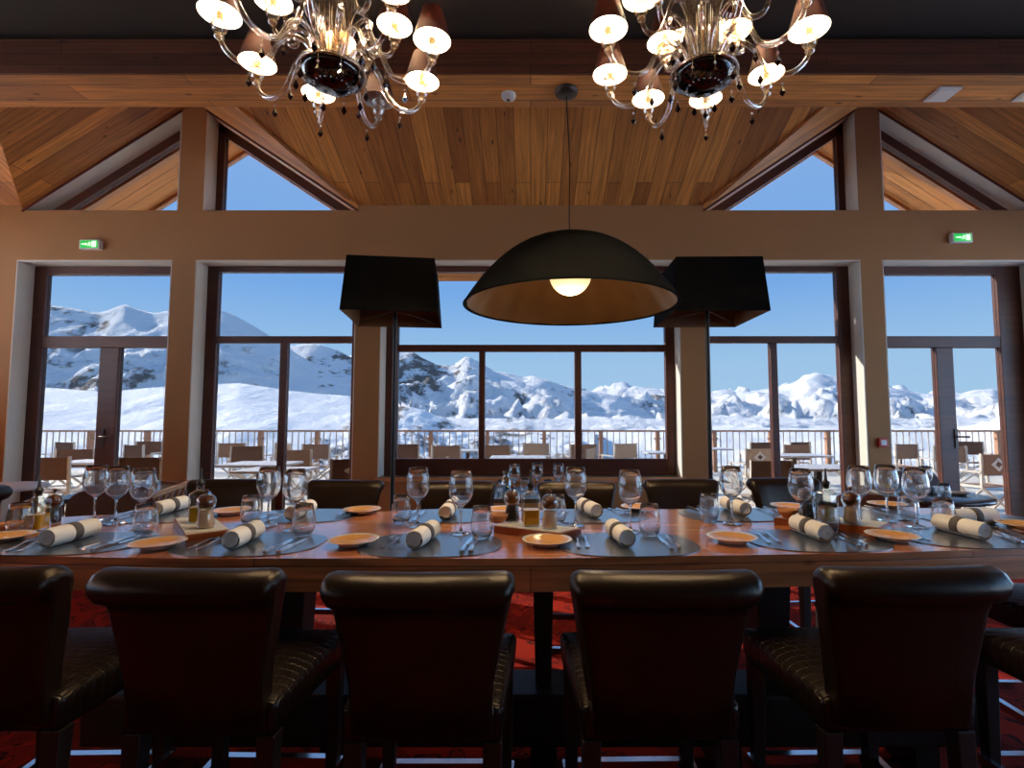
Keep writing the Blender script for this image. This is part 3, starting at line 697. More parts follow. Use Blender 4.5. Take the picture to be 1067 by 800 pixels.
def mk_fork():
    m = MB(); z = .004
    def strip(pts, th=.0022):
        n = len(pts); vs = []
        for x, w_, zz in pts: vs += [(x, -w_, zz), (x, w_, zz), (x, w_, zz + th), (x, -w_, zz + th)]
        fs = [(4 * i + a, 4 * i + (a + 1) % 4, 4 * i + 4 + (a + 1) % 4, 4 * i + 4 + a) for i in range(n - 1) for a in range(4)]
        fs += [(3, 2, 1, 0), tuple(4 * (n - 1) + a for a in range(4))]
        m.add(vs, fs, False)
    strip([(-.10, .0065, .0015), (-.08, .0075, .001), (-.03, .004, .004), (.01, .003, .007), (.03, .006, .007), (.04, .0115, .005), (.055, .0115, .003)])
    for y in (-.0098, -.0033, .0033, .0098):
        vs = []
        pts = [(.053, .0031), (.075, .0045), (.10, .0085)]
        for x, zz in pts: vs += [(x, y - .0017, zz), (x, y + .0017, zz), (x, y + .0017, zz + .002), (x, y - .0017, zz + .002)]
        m.add(vs, [(4 * i + a, 4 * i + (a + 1) % 4, 4 * i + 4 + (a + 1) % 4, 4 * i + 4 + a) for i in range(2) for a in range(4)] + [(3, 2, 1, 0), (8, 9, 10, 11)])
    return m.build('fork', M['steel'])
def mk_knife():
    m = MB()
    vs = []; pts = [(-.11, .006, .008), (-.10, .0085, .009), (-.04, .007, .009), (-.005, .0055, .007), (.0, .008, .004), (.06, .0095, .003), (.10, .006, .003), (.115, .001, .003)]
    for x, w_, t_ in pts: vs += [(x, -w_, 0), (x, w_, 0), (x, w_ * .85, t_), (x, -w_ * .85, t_)]
    n = len(pts)
    m.add(vs, [(4 * i + a, 4 * i + (a + 1) % 4, 4 * i + 4 + (a + 1) % 4, 4 * i + 4 + a) for i in range(n - 1) for a in range(4)] + [(3, 2, 1, 0), tuple(4 * (n - 1) + a for a in range(4))])
    return m.build('knife', M['steel'])
def mk_wine(h=.24):
    k = h / .24
    prof = [(0, 0), (.040, 0), (.0405, .0015), (.03, .004), (.012, .008), (.0055, .014), (.0042, .03), (.0040, .09), (.006, .100), (.016, .108), (.034, .124), (.045, .146), (.0485, .166), (.047, .190), (.042, .216), (.0375, .24),
            (.0360, .2395), (.0402, .216), (.0452, .190), (.0467, .166), (.0432, .147), (.0325, .126), (.015, .111), (0, .107)]
    return MB().lathe([(r_ * k, z * k) for r_, z in prof], 32).build('wine_glass', M['wine'])
def mk_tumbler():
    prof = [(0, 0), (.024, 0), (.030, .004), (.038, .022), (.0415, .042), (.040, .068), (.036, .095), (.0325, .118), (.0312, .1175), (.0345, .095), (.0383, .068), (.0397, .042), (.036, .024), (.028, .010), (0, .008)]
    return MB().lathe(prof, 32).build('tumbler', M['tumbler'])
def T(px, py, dz=0): q = onz(px, py, ZT); q.z = ZT + dz; return q
NN = ['first', 'second', 'third', 'fourth', 'fifth', 'sixth']
def nearset(i): return 'at the %s near setting from the left' % NN[i]
def farset(i): return 'at the %s far setting from the left' % ORD[i]
MT = .0035
# near settings: mat px, napkin (near end, far end), plate, forks, knives
NS = [(80, ((40, 574), (103, 557)), (4, 564), [((14, 573), (34, 565)), ((24, 574), (44, 565))], [((84, 575), (138, 560)), ((98, 575), (146, 561))]),
      (262, ((236, 576), (270, 559)), (164, 571), [((200, 572), (228, 561)), ((209, 573), (236, 562))], [((279, 576), (306, 563)), ((292, 576), (318, 563))]),
      (450, ((425, 578), (456, 557)), (368, 568), [((397, 574), (409, 558)), ((406, 575), (417, 559))], [((481, 577), (491, 562)), ((490, 577), (497, 561))]),
      (653, ((656, 574), (636, 557)), (570, 568), [((603, 574), (601, 558)), ((613, 574), (608, 557))], [((699, 574), (686, 561)), ((708, 574), (694, 559))]),
      (848, ((873, 571), (820, 550)), (763, 565), [((803, 568), (783, 554)), ((815, 568), (791, 553))], [((894, 571), (868, 558)), ((902, 570), (876, 557))]),
      (1006, ((1034, 566), (972, 551)), (930, 563), [((962, 564), (935, 551)), ((970, 565), (944, 552))], [((1056, 566), (1034, 557)), ((1064, 566), (1043, 557))])]
FS = [(170, ((160, 539), (194, 530)), (240, 536), [], [((116, 540), (138, 535)), ((126, 541), (147, 536))]),
      (315, ((302, 544), (324, 535)), (377, 535), [((352, 539), (363, 532)), ((359, 539), (370, 532))], [((268, 542), (288, 535)), ((280, 543), (298, 536))]),
      (467, ((463, 544), (471, 534)), (524, 535), [((497, 538), (507, 533)), ((503, 539), (512, 534))], [((422, 542), (434, 534)), ((431, 543), (442, 535))]),
      (617, ((624, 542), (604, 532)), (666, 532), [((649, 537), (637, 532)), ((656, 537), (645, 532))], [((577, 541), (584, 534)), ((585, 541), (591, 534))]),
      (765, ((780, 540), (753, 530)), (823, 531), [((807, 537), (790, 531)), ((815, 536), (798, 530))], [((735, 537), (718, 530)), ((744, 537), (727, 529))]),
      (897, None, (925, 529), [((925, 534), (905, 529)), ((916, 536), (898, 531))], []),
      (1030, ((982, 548), (1046, 546)), (1066, 551), [((1052, 556), (1036, 551)), ((1060, 555), (1046, 551))], [])]
def mid(a, b): return (Vector(a) + Vector(b)) / 2
for side, sets, py0 in ((0, NS, 567), (1, FS, 538)):
    for i, (mx, nap, pl_, fk, kn) in enumerate(sets):
        ph = nearset(i) if side == 0 else farset(i)
        sd = 'near' if side == 0 else 'far'
        yc = [566, 567, 567.5, 567, 563, 560][i] if side == 0 else [537.5, 537.5, 537.5, 537.5, 536, 535, 543][i]
        c = T(mx, yc); ang = .03
        if i == 6: c = T(mx, yc); 
        place_mesh(cache, 'mat', mk_mat, c + Vector((0, 0, .0004)), ang if side == 0 else PI + .05, 'dark slate-grey oval placemat ' + ph, 'placemat', 'oval placemats on the long table')
        if nap:
            a, b = T(*nap[0]), T(*nap[1]); d = b - a; m_ = mid(a, b)
            place_mesh(cache, 'nap', mk_napkin, Vector((m_.x, m_.y, ZT + MT + .0008)), math.atan2(d.y, d.x), 'rolled cream napkin with a grey band ' + ph, 'napkin', 'rolled napkins on the table')
        place_mesh(cache, 'plate', mk_plate, T(*pl_, dz=.0042), 0, 'small round white-rimmed tan bread plate ' + ph, 'plate', 'bread plates on the table')
        for kind, lst, mk in (('fork', fk, mk_fork), ('knife', kn, mk_knife)):
            for j, (p1, p2) in enumerate(lst):
                a, b = T(*p1), T(*p2); d = b - a; m_ = mid(a, b)
                flip = side == 1 and kind == 'knife'
                rz = math.atan2(d.y, d.x) + (PI if side == 1 else 0)
                place_mesh(cache, kind, mk, Vector((m_.x, m_.y, ZT + MT + .0008)), rz, 'steel %s, %s of the pair %s' % (kind, 'left one' if j == 0 else 'right one', ph), kind, '%ss on the placemats' % kind)
WG = [(98, 543, 'behind the first near setting, leftmost on the table'), (120, 546, 'left one of two above the first near setting'), (147, 551, 'beside a tumbler at the first near setting'), (279, 548, 'left one of two behind the second near setting'), (306, 553, 'right one of two behind the second near setting'),
      (435, 549, 'left one behind the third near setting'), (480, 557, 'right one at the third near setting, left of a tumbler'), (600, 548, 'behind the fourth near setting, right of the middle tray'), (657, 555, 'at the fourth near setting, left of a tumbler'),
      (763, 546, 'behind the fifth near setting, beside a far napkin'), (836, 552, 'in front of the right tray, over the banded napkin'), (897, 545, 'right of the salt mill on the right tray'), (956, 550, 'at the sixth near setting, big and close'), (925, 543, 'behind the biggest glass at the sixth near setting')]
for px, py, tail in WG:
    place_mesh(cache, 'wine', mk_wine, T(px, py, .0046), 0, 'empty stemmed wine glass ' + tail, 'wine glass', 'wine glasses on the long table')
TG = [(151, 559, 'at the first near setting'), (261, 546, 'behind the second near setting, left of a stem'), (316, 559, 'at the second near setting'), (418, 546, 'between the third near setting and its far plate'), (502, 562, 'at the third near setting'), (580, 546, 'behind the middle tray, right of the salt mill'),
      (677, 559, 'at the fourth near setting'), (739, 544, 'left of the far napkin near the right lamp pole'), (863, 557, 'in front of the right tray oil bottle'), (947, 542, 'among the stems right of the right tray'), (984, 551, 'against the brown-shaded far napkin at right'), (20, 557, 'beside the oil bottle at the left table end')]
for px, py, tail in TG:
    place_mesh(cache, 'tumb', mk_tumbler, T(px, py, .0046), 0, 'clear water tumbler ' + tail, 'tumbler', 'water tumblers on the long table')
# trays and condiments
TH = .032
def tray(name_label, cs):
    P = [onz(x, y, ZT + TH) for x, y in cs]; c = sum(P, Vector()) / 4; c.z = ZT + .0005
    t = thing('serving_tray', name_label, 'tray', c, 0, 'wooden condiment trays')
    Q = [p - c for p in P]
    MB().prism([(q.x, q.y, .0005) for q in Q], (0, 0, TH - .006)).build('board', M['tray'], t, bevel=.003)
    ctr = sum(Q, Vector()) / 4; R = [ctr + (q - ctr) * .94 for q in Q]
    MB().prism([(q.x, q.y, TH - .0055) for q in R], (0, 0, .0035)).build('liner', M['white'], t)
    return t
tray('wooden tray with white liner, left one, square to a corner, holding oil and a mill', [(181, 539), (193, 556.5), (240, 551), (221, 536)])
tray('wooden tray in the middle of the table, holding bowl, oil and two mills', [(514, 546.5), (584.5, 554.5), (606, 549.5), (535, 541)])
tray('long wooden tray at right, partly behind the banded napkin and a tumbler', [(806, 538), (918, 549), (929, 543.5), (820, 533)])
def mk_oil(fill='oil'):
    t = thing('oil_bottle', '', 'bottle')
    b = MB(); w_ = .034
    def ringsq(hw_, z, n=6.0, K=32):
        o_ = []
        for k in range(K):
            a = 2 * PI * k / K; ca, sa = math.cos(a), math.sin(a); rr = (abs(ca) ** n + abs(sa) ** n) ** (-1 / n)
            o_.append((hw_ * rr * ca, hw_ * rr * sa, z))
        return o_
    def loft(mb, rings):
        K = len(rings[0]); vs = [p for r_ in rings for p in r_]
        mb.add(vs, [(i * K + k, i * K + (k + 1) % K, (i + 1) * K + (k + 1) % K, (i + 1) * K + k) for i in range(len(rings) - 1) for k in range(K)], True)
        mb.add(rings[0], [tuple(range(K))[::-1]]); return mb
    loft(b, [ringsq(w_, .0), ringsq(w_, .105), ringsq(w_ * .96, .118), ringsq(w_ * .6, .126, 3), ringsq(.014, .130, 2), ringsq(.013, .142, 2), ringsq(.016, .145, 2)])
    b.build('bottle', M['bottle'], t)
    l = loft(MB(), [ringsq(w_ * .93, .006), ringsq(w_ * .93, .062)]); l.add(ringsq(w_ * .93, .062), [tuple(range(32))]); l.build('oil', M[fill], t)
    p = MB(); p.lathe([(0, .135), (.011, .135), (.012, .15), (.015, .152), (.015, .162), (.007, .168), (.005, .185), (.0035, .215), (0, .216)], 16); p.build('pourer', M['cork'], t)
    return t
def mk_mill(fill):
    t = thing('spice_mill', '', 'mill')
    MB().lathe([(0, 0), (.030, 0), (.032, .004), (.031, .02), (.027, .05), (.026, .068), (.031, .080), (.0345, .095), (.032, .113), (.020, .125), (.006, .129), (0, .129)], 28).build('glass_body', M['bottle'], t)
    MB().lathe([(0, .004), (.0275, .004), (.028, .02), (.0245, .05), (.0235, .064), (0, .066)], 24).build('filling', M[fill], t)
    MB().lathe([(0, .074), (.024, .077), (.030, .094), (.027, .108), (.015, .118), (0, .121)], 24).build('wooden_head', M['knob'], t)
    MB().lathe([(0, .128), (.004, .129), (.0035, .135), (.008, .138), (.008, .144), (0, .147)], 14).build('knob', M['knob'], t)
    return t
def mk_bowl():
    return MB().lathe([(0, .0), (.02, .0), (.024, .006), (.036, .020), (.041, .036), (.0385, .036), (.033, .022), (.02, .010), (0, .009)], 28).build('dipping_bowl', M['bowl'])
def U(px, py): q = onz(px, py, ZT + TH); q.z = ZT + TH - .001; return q
for px, py, f, tail, on in ((207.5, 543.5, 'olive', 'golden oil, on the left wooden tray', 1), (553, 546.8, 'oil', 'bright golden oil, on the middle wooden tray', 1), (862, 543.5, 'olive', 'herb-flecked oil, on the right wooden tray behind a tumbler', 1), (38, 552, 'oil', 'golden oil, at the left end of the table', 0)):
    place_mesh(cache, 'oil' + f, lambda f=f: mk_oil(f), U(px, py) if on else T(px, py, .001), .2, 'square glass pourer bottle of ' + tail, 'oil bottle', 'oil bottles on the table')
for px, py, f, tail, on in ((214, 549.5, 'salt', 'pink salt mill on the left wooden tray', 1), (533.5, 543, 'pepper', 'pepper mill left of the oil on the middle tray', 1), (573, 550, 'salt', 'pink salt mill right of the oil on the middle tray', 1), (841, 540.5, 'pepper', 'pepper mill behind a wine glass on the right tray', 1), (887.5, 545, 'salt', 'salt mill right of the oil on the right tray', 1), (55, 545, 'pepper', 'dark pepper mill at the left end of the table', 0)):
    place_mesh(cache, 'mill' + f, lambda f=f: mk_mill(f), U(px, py) if on else T(px, py, .001), .3, 'glass and wood ' + tail, 'mill', 'spice mills on the table')
for px, py, tail, on in ((519, 544, 'on the left end of the middle tray', 1), (820.5, 538.5, 'on the left end of the right tray', 1), (10, 554, 'at the left end of the table', 0)):
    place_mesh(cache, 'bowl', mk_bowl, U(px, py) if on else T(px, py, .001), 0, 'small tan dipping bowl ' + tail, 'bowl', 'dipping bowls on the table')

# ================================================================ BACKGROUND INDOOR FURNITURE
def round_chair(label, loc, rz, hgt=.83):
    t = thing('dining_chair', label, 'chair', loc, rz, 'brown dining chairs by the windows')
    P = []
    for k in range(24):
        a = PI * k / 23; P.append((.235 * math.copysign(abs(math.cos(a)) ** .5, math.cos(a)), hgt - .16 + .16 * math.sin(a) ** .6))
    P = [(.225, .42)] + P + [(-.225, .42)]
    MB().prism([(x, -.24 - (z - .42) * .12, z) for x, z in P], (0, .055, 0)).build('backrest', M['chairfab'], t, bevel=.015)
    MB().box(-.23, .23, -.22, .24, .38, .47).build('seat', M['chairfab'], t, bevel=.025, bseg=3)
    for sx in (-1, 1):
        for y in (-.19, .2): MB().bar((sx * .19, y, .39), (sx * .20, y * 1.05, 0), .04).build('leg', M['sleg'], t)
    return t
def round_table(label, loc, rad=.42, top='dtable'):
    t = thing('round_table', label, 'table', loc, 0, 'small round tables by the doors')
    MB().lathe([(0, .72), (rad - .02, .72), (rad, .728), (rad, .748), (rad - .006, .752), (0, .752)], 48).build('tabletop', M[top], t)
    MB().lathe([(.04, .03), (.035, .1), (.035, .72)], 20).build('column', M['redwood'], t)
    MB().lathe([(0, 0), (.24, 0), (.24, .015), (.05, .035), (0, .035)], 32).build('base', M['tleg'], t)
    return t
q = onz(963, 515, .752)
RT = Vector((q.x, q.y, 0))
round_table('dark round table in front of the right terrace door, with napkin and glasses', RT, .44)
round_chair('brown chair with rounded back, left front of the right-hand round table', (2.53, 3.92, 0), -.6)
round_chair('dark chair behind the right-hand round table, before the door post', (3.75, 4.98, 0), PI - .15, .84)
round_chair('reddish brown chair with rounded back at the right edge of the photo', (3.80, 3.92, 0), .35, .84)
cache2 = {}
z2 = .7525
t = place_mesh(cache, 'nap', mk_napkin, Vector((RT.x + .06, RT.y + .02, z2)), .05, 'rolled napkin with dark band on the right-hand round table', 'napkin', 'rolled napkins on the table')
place_mesh(cache, 'oilolive', None, Vector((RT.x - .28, RT.y - .02, z2)), .5, 'oil bottle on the left side of the right-hand round table', 'oil bottle', 'oil bottles on the table')
place_mesh(cache, 'plate', None, Vector((RT.x + .26, RT.y - .02, z2)), 0, 'bread plate on the right side of the right-hand round table', 'plate', 'bread plates on the table')
place_mesh(cache, 'wine', None, Vector((RT.x - .12, RT.y - .18, z2)), 0, 'wine glass on the right-hand round table, left of its napkin', 'wine glass', 'wine glasses by the windows')
place_mesh(cache, 'tumb', None, Vector((RT.x - .05, RT.y - .27, z2)), 0, 'tumbler on the front of the right-hand round table', 'tumbler', 'water tumblers by the windows')
q = onz(-12, 507, .752)
round_table('pale round table by the left wall reveal, left of the left terrace door', Vector((q.x - .02, q.y, 0)), .42, 'ttop')
# slatted side table near the left door
A, B2 = onz(150, 517, .75), onz(199, 500, .75)
d = (B2 - A); L_ = min(d.length, 1.25); d.normalize()
sl = thing('window_table', 'red-brown table with pale edge and slatted side between left door and pillar', 'table', (A.x, A.y, 0), math.atan2(d.y, d.x))
MB().box(0, L_, .0, .62, .715, .75).build('tabletop', M['dtable'], sl)
MB().box(-.004, L_, -.014, .0, .712, .752).build('pale_edge', M['tan'], sl)
m = MB(); m.box(.02, L_ - .02, .02, .04, .40, .715)
m.build('side_panel', M['redwood'], sl)
m = MB()
for i in range(7): x = .08 + i * (L_ - .16) / 6; m.bar((x - .1, .012, .42), (x + .1, .012, .70), .012, .012)
m.build('slats', M['tan'], sl)
for x in (.05, L_ - .05):
    for y in (.05, .57): MB().box(x - .03, x + .03, y - .03, y + .03, 0, .715).build('leg', M['redwood'], sl)
q = at(119, 512, 3.45)
round_chair('brown chair lit from the terrace, left of the slatted table', (q.x, 3.42, 0), -2.5, q.z)
# table with glasses behind the far stools
ct = thing('window_table', 'dark table with glasses and carafe below the middle window, behind the far stools', 'table', (0.02, 4.35, 0))
MB().box(-.5, .5, -.36, .36, .72, .752).build('tabletop', M['dtable'], ct, bevel=.004)
for sx in (-1, 1):
    for sy in (-1, 1): MB().box(sx * .44 - .03, sx * .44 + .03, sy * .3 - .03, sy * .3 + .03, 0, .72).build('leg', M['redwood'], ct)
for px, kind, yy, tail in ((523, 'tumb', 4.2, 'tallest-looking, at the left end'), (536, 'wine', 4.2, 'first stem from the left'), (547, 'tumb', 4.3, 'right of the first stem'), (560, 'wine', 4.35, 'middle stem'), (571, 'tumb', 4.2, 'left of the last stem'), (582, 'wine', 4.3, 'last stem, at the right end')):
    x = ray(px, 500)[0] / ray(px, 500)[1] * yy
    place_mesh(cache, kind, None, Vector((x, yy, z2)), 0, ('small %s on the table below the middle window, %s' % ('wine glass' if kind == 'wine' else 'tumbler', tail)), 'wine glass', ('wine glasses' if kind == 'wine' else 'water tumblers') + ' by the windows')
def carafe():
    t = thing('carafe', 'glass water carafe between two far stools, left of the middle tray mill', 'carafe', (-.19, 4.08, z2))
    MB().lathe([(0, 0), (.042, 0), (.046, .01), (.046, .10), (.03, .15), (.022, .17), (.028, .20), (.026, .20), (.02, .17), (.028, .15), (.043, .10), (.043, .012), (0, .01)], 28).build('bottle', M['bottle'], t)
    MB().lathe([(0, .012), (.042, .012), (.042, .095), (0, .095)], 24).build('water', thin_glass('carafe_water', (214, 228, 240), .08, 2, .5), t)
carafe()

# ================================================================ LAMPS
def square_shade(mb, wb, wt, z0, z1, inset=.006):
    for k_, (wb_, wt_, m_) in enumerate(((wb, wt, 0), (wb - inset * 2, wt - inset * 2, 1))):
        b_, t_ = wb_ / 2, wt_ / 2
        vs = [(-b_, -b_, z0), (b_, -b_, z0), (b_, b_, z0), (-b_, b_, z0), (-t_, -t_, z1), (t_, -t_, z1), (t_, t_, z1), (-t_, t_, z1)]
        fs = [(0, 1, 5, 4), (1, 2, 6, 5), (2, 3, 7, 6), (3, 0, 4, 7)]
        if k_: fs = [f[::-1] for f in fs]
        mb.add(vs, fs, False, m_)
    b_, c_ = wb / 2, wb / 2 - inset
    vs = [(-b_, -b_, z0), (b_, -b_, z0), (b_, b_, z0), (-b_, b_, z0), (-c_, -c_, z0), (c_, -c_, z0), (c_, c_, z0), (-c_, c_, z0)]
    mb.add(vs, [(0, 4, 5, 1), (1, 5, 6, 2), (2, 6, 7, 3), (3, 7, 4, 0)], False, 0)
def floor_lamp(label, loc, rz):
    t = thing('floor_lamp', label, 'floor lamp', loc, rz, 'black floor lamps')
    m = MB(); square_shade(m, .655, .595, 2.09, 2.475); m.build('lamp_shade', [M['shade_blk'], M['shade_in']], t)
    m = MB()
    m.box(-.29, .29, -.29, .29, 2.462, 2.468)
    m.build('shade_top_panel', M['shade_in'], t)
    MB().tube([(0, 0, .02), (0, 0, 2.25)], .016, 12).build('pole', M['pole'], t)
    MB().lathe([(0, 0), (.17, 0), (.17, .018), (.03, .03), (0, .03)], 36).build('base', M['pole'], t)
    m = MB()
    for k_ in range(4):
        a = k_ * PI / 2 + PI / 4; m.bar((0, 0, 2.16), (.42 * math.cos(a), .42 * math.sin(a), 2.12), .006)
    m.build('shade_holder', M['greyrose'], t)
    MB().lathe([(0, 2.20), (.02, 2.2), (.022, 2.25), (.04, 2.30), (.045, 2.34), (.03, 2.38), (0, 2.395)], 20).build('bulb', M['white'], t)
floor_lamp('black square-shaded floor lamp left of the dome pendant', (-1.005, 3.83, 0), .13)
floor_lamp('black square-shaded floor lamp right of the dome pendant, partly overlapped by it', (1.31, 3.83, 0), -.02)
# dome pendant
pd = thing('dome_pendant', 'huge black dome pendant with gold inside over the far side of the table', 'pendant lamp', (.262, 3.40, 0))
R_, zr, zt_ = .70, 2.10, 2.56
N_ = 22; outer = []; inner = []
for i in range(N_ + 1):
    a = PI / 2 * i / N_; q_ = math.sin(a); outer.append((R_ * q_, zr + (zt_ - zr) * (1 - q_ ** 2.45)))
for i in range(N_ + 1):
    a = PI / 2 * i / N_; q_ = math.sin(a); inner.append(((R_ - .018) * q_, zr + .002 + (zt_ - zr - .022) * (1 - q_ ** 2.45)))
MB().lathe([(0, zt_)] + outer[1:] + [(R_ + .006, zr - .006), (R_ - .016, zr - .006), (R_ - .018, zr)], 96).build('dome_shade', M['black_lac'], pd)
g = MB(); seg = 96; pr = inner; vs = []
for i, (rr, z) in enumerate(pr):
    for k_ in range(seg):
        a = 2 * PI * k_ / seg; sect = math.floor(k_ / (seg / 16))
        rel = .006 * (noise.noise(Vector((rr * 9 * math.cos(a), rr * 9 * math.sin(a), 1.3 + sect * .7)))) * min(1, rr * 4) + .004 * math.sin(a * 16)* min(1, rr * 2)
        vs.append(((rr - rel) * math.cos(a), (rr - rel) * math.sin(a), z - rel * .6))
fs = [(i * seg + k_, (i + 1) * seg + k_, (i + 1) * seg + (k_ + 1) % seg, i * seg + (k_ + 1) % seg) for i in range(len(pr) - 1) for k_ in range(seg)]
g.add(vs, fs, True); g.build('gold_lining', M['gold'], pd)
gl = MB(); gl.lathe([(0.0001, 2.17)] + [(.14 * math.sin(PI * k_ / 16), 2.31 - .14 * math.cos(PI * k_ / 16)) for k_ in range(1, 16)] + [(0.0001, 2.45)], 32); gl.build('globe_bulb', M['globe'], pd)
MB().tube(smooth_path([(0, 0, zt_), (-.004, .01, 2.7), (.002, .03, 3.1), (-.016, .058, 3.58)]), .004, 6).build('cord', M['pole'], pd)
MB().lathe([(0, zt_ - .005), (.03, zt_ - .002), (.025, zt_ + .02), (.006, zt_ + .04), (0, zt_ + .04)], 20).build('cord_grip', M['pole'], pd)
rose = MB().lathe([(0, 3.575), (.03, 3.575), (.075, 3.592), (.082, 3.612), (.08, 3.62)], 36, (-.016, .06, 0)); rose.build('ceiling_rose', M['greyrose'], pd)
def point(loc, w_, col=(1, .72, .42), rad=.02, parent=None):
    l = bpy.data.lights.new('lamp_light', 'POINT'); l.energy = w_; l.color = col; l.shadow_soft_size = rad
    o = bpy.data.objects.new('lamp_light', l); COL.objects.link(o); o.location = loc
    if parent: o.parent = parent
    return o
point((0, 0, 2.12), 16, (1, .75, .45), .12, pd)

# chandeliers
LAMP_W = 19.0
def drop(parent, x, y, z, s=1.0):
    m = MB()
    m.tube([(x, y, z), (x, y, z - .045 * s)], .0012, 5)
    m.lathe([(0, -.006), (.005, -.003), (.0055, 0), (.005, .003), (0, .006)], 10, (x, y, z - .034 * s))
    z0 = z - .042 * s; k_ = 6; r_ = .013 * s
    vs = [(x, y, z0)] + [(x + r_ * math.cos(2 * PI * i / k_), y + r_ * math.sin(2 * PI * i / k_), z0 - .030 * s) for i in range(k_)] + [(x, y, z0 - .048 * s)]
    m.add(vs, [(0, 1 + i, 1 + (i + 1) % k_) for i in range(k_)] + [(k_ + 1, 1 + (i + 1) % k_, 1 + i) for i in range(k_)], False, 1)
    return m.build('crystal_drop', [M['murano'], M['drop']], parent)
def chandelier(label, loc, a0, up0, unlit=None):
    t = thing('chandelier', label, 'chandelier', loc, 0, 'glass chandeliers over the table')
    MB().lathe([(0, 3.90), (.07, 3.90), (.065, 3.87), (.02, 3.85), (.012, 3.8), (.012, 3.6), (.03, 3.56), (.035, 3.52), (.015, 3.48), (.015, 3.42), (.04, 3.36), (.05, 3.30), (.03, 3.22), (.018, 3.16), (.03, 3.06), (.045, 2.98), (.04, 2.90), (.03, 2.86), (.06, 2.82), (0, 2.81)], 24).build('column', M['murano'], t)
    m = MB()
    for k_ in range(8):
        a = 2 * PI * k_ / 8 + .2; ca, sa = math.cos(a), math.sin(a)
        m.tube(smooth_path([(.05 * ca, .05 * sa, 2.83), (.062 * ca, .062 * sa, 3.0), (.075 * ca, .075 * sa, 3.2), (.11 * ca, .11 * sa, 3.42)], 4), .011, 8)
    m.build('upright_rods', M['murano'], t)
    bw = MB().lathe([(0, 2.742), (.02, 2.744), (.06, 2.75), (.098, 2.768), (.122, 2.79), (.13, 2.81), (.12, 2.822), (.06, 2.83), (0, 2.83)], 40).build('bowl', M['bowlblk'], t)
    rr = MB(); rr.lathe([(.128, 2.806), (.138, 2.80), (.142, 2.808), (.138, 2.818), (.128, 2.818)], 40); 
    for k_ in range(20):
        a = 2 * PI * k_ / 20; rr.lathe([(0, -.006), (.006, 0), (0, .006)], 8, (.07 * math.cos(a), .07 * math.sin(a), 2.752))
    rr.build('glass_rim', M['murano'], bw)
    for k_ in range(10):
        a = 2 * PI * k_ / 10 + .3; drop(bw, .139 * math.cos(a), .139 * math.sin(a), 2.80)
    def arm(ang, path, rad, mouth, hold, is_lit, k_):
        ca, sa = math.cos(ang), math.sin(ang)
        P3 = [(r_ * ca, r_ * sa, z) for r_, z in path]
        A_ = MB().tube(smooth_path(P3, 5), .0112, 8)
        A_o = A_.build('glass_arm', M['murano'], t)
        x, y = rad * ca, rad * sa
        MB().lathe([(.010, -.02), (.017, -.014), (.020, -.006), (.016, 0), (.024, .012), (.031, .028), (.029, .042), (.018, .054), (.014, .058), (.022, .066), (.034, .072), (.032, .074), (.0, .068)], 18, (x, y, hold)).build('glass_cup', M['murano'], A_o)
        MB().lathe([(.0115, .066), (.0115, .135), (0, .137)], 14, (x, y, hold)).build('candle_tube', M['candle'] if is_lit else M['white'], A_o)
        z0, z1, r0_, r1_ = mouth, mouth + .135, .080, .043
        sh = MB(); sh.lathe([(r0_, z0), (r1_, z1)], 32, (x, y, 0), 0); sh.lathe([(r1_ - .002, z1), (r0_ - .002, z0)], 32, (x, y, 0), 1); sh.lathe([(r0_ - .002, z0), (r0_, z0)], 32, (x, y, 0), 1)
        so = sh.build('lamp_shade', [M['shade_out'], M['shade_white']], A_o)
        rl_, zl_ = min(path, key=lambda q_: q_[1])
        drop(A_o, rl_ * ca, rl_ * sa, zl_ - .006)
        if k_ % 2 == 0: drop(A_o, (rl_ - .085) * ca, (rl_ - .085) * sa, zl_ + .055)
        if is_lit: point((x, y, hold + .155), LAMP_W, (1, .76, .46), .012, t)
    low = [(.06, 2.81), (.075, 2.87), (.11, 2.925), (.16, 2.935), (.205, 2.895), (.23, 2.84), (.26, 2.795), (.31, 2.775), (.36, 2.785), (.40, 2.82), (.42, 2.865)]
    upp = [(.05, 2.90), (.06, 3.0), (.09, 3.07), (.13, 3.06), (.155, 2.99), (.185, 2.925), (.22, 2.91), (.25, 2.93), (.265, 2.98)]
    for k_ in range(9): arm(math.radians(a0 + 40 * k_), low, .421, 2.955, 2.872, unlit != k_, k_)
    for k_ in range(5): arm(math.radians(up0 + 72 * k_), [(r_, z + .07 * min(1, r_ / .1)) for r_, z in upp], .266, 3.14, 3.055, True, k_)
    for k_ in range(9):
        a = math.radians(a0 + 20 + 40 * k_); ca, sa = math.cos(a), math.sin(a)
        P3 = [(.06, 2.83), (.085, 2.92), (.12, 2.99), (.165, 3.005), (.19, 2.975), (.185, 2.94), (.16, 2.93), (.15, 2.95), (.162, 2.965)]
        MB().tube(smooth_path([(r_ * ca, r_ * sa, z) for r_, z in P3], 4), .0092, 7).build('glass_scroll', M['murano'], t)
    return t
chandelier('ornate clear glass chandelier with brown shades, left one, one shade unlit', (-.84, 2.11, 0), 0, 34, unlit=2)
chandelier('ornate clear glass chandelier with brown shades, right one, all shades lit', (.735, 2.12, 0), -10, 40)

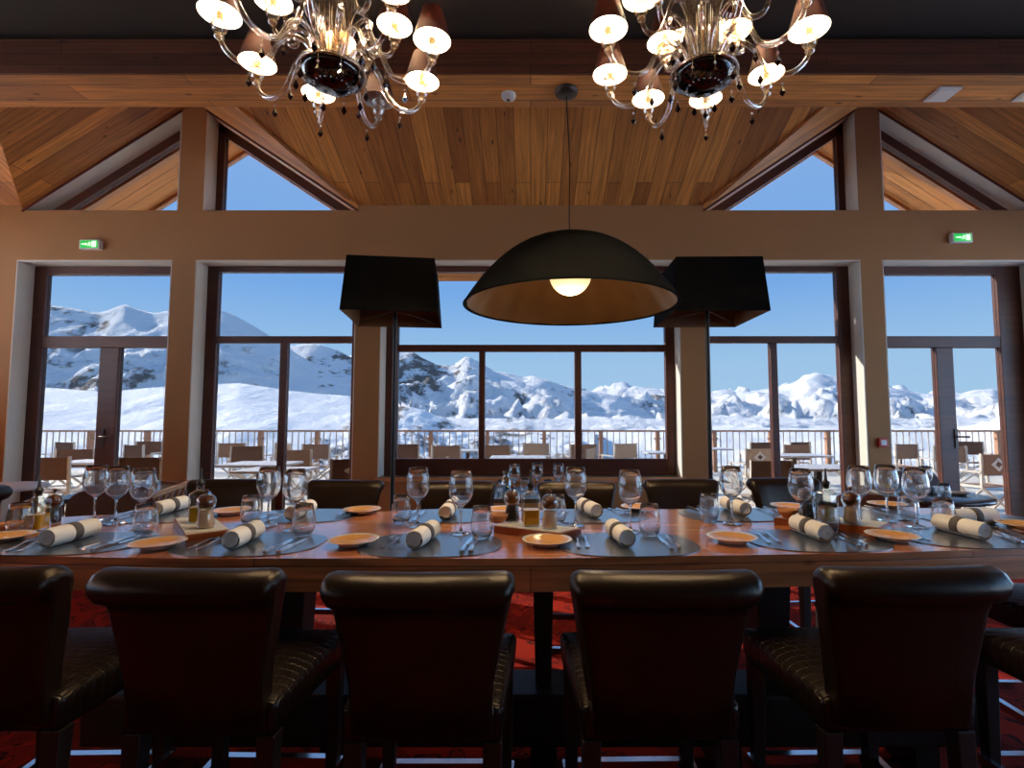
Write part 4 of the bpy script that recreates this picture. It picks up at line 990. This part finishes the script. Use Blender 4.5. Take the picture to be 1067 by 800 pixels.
# ================================================================ LIGHT, CAMERA
EXT = 6.6      # daylight boosted outside to brighten the room; front panes darkened to balance the view
sun = bpy.data.lights.new('sun', 'SUN'); sun.energy = 5.6 * EXT; sun.color = (1, .95, .88); sun.angle = .009
so = bpy.data.objects.new('sun', sun); COL.objects.link(so)
so.rotation_euler = Vector((-.80, .42, .44)).to_track_quat('Z', 'Y').to_euler()
wd = bpy.data.worlds.new('sky'); SC.world = wd; wd.use_nodes = True
N, L = wd.node_tree.nodes, wd.node_tree.links
bg = N['Background']; tc = N.new('ShaderNodeTexCoord'); sx = N.new('ShaderNodeSeparateXYZ'); rp = N.new('ShaderNodeValToRGB')
L.new(tc.outputs['Generated'], sx.inputs[0]); L.new(sx.outputs['Z'], rp.inputs['Fac'])
e = rp.color_ramp.elements
e[0].position = 0; e[0].color = (.36, .56, .77, 1); e[1].position = 1; e[1].color = (.13, .29, .66, 1)
for p_, c_ in ((.10, (.32, .53, .77, 1)), (.24, (.17, .38, .76, 1)), (.45, (.22, .40, .74, 1))):
    x_ = e.new(p_); x_.color = c_
L.new(rp.outputs['Color'], bg.inputs['Color']); bg.inputs['Strength'].default_value = EXT
cam = bpy.data.cameras.new('camera'); co = bpy.data.objects.new('camera', cam); COL.objects.link(co)
cam.sensor_width = 36; cam.sensor_fit = 'HORIZONTAL'; cam.lens = 36 * FP / 1067; cam.shift_x = -(CX - 533.5) / 1067
cam.clip_start = .05; cam.clip_end = 5000
co.location = (0, 0, EYE); co.rotation_euler = (PI / 2 + PITCH, 0, 0)
SC.camera = co
cy = SC.cycles
cy.use_denoising = True
try: cy.denoiser = 'OPENIMAGEDENOISE'
except Exception: pass
cy.max_bounces = 16; cy.diffuse_bounces = 5; cy.glossy_bounces = 4; cy.transmission_bounces = 14; cy.transparent_max_bounces = 40
cy.sample_clamp_indirect = 6; cy.caustics_reflective = False; cy.caustics_refractive = False
vs_ = SC.view_settings
vs_.view_transform = 'Standard'; vs_.look = 'None'; vs_.exposure = 0; vs_.gamma = 1; vs_.use_curve_mapping = False
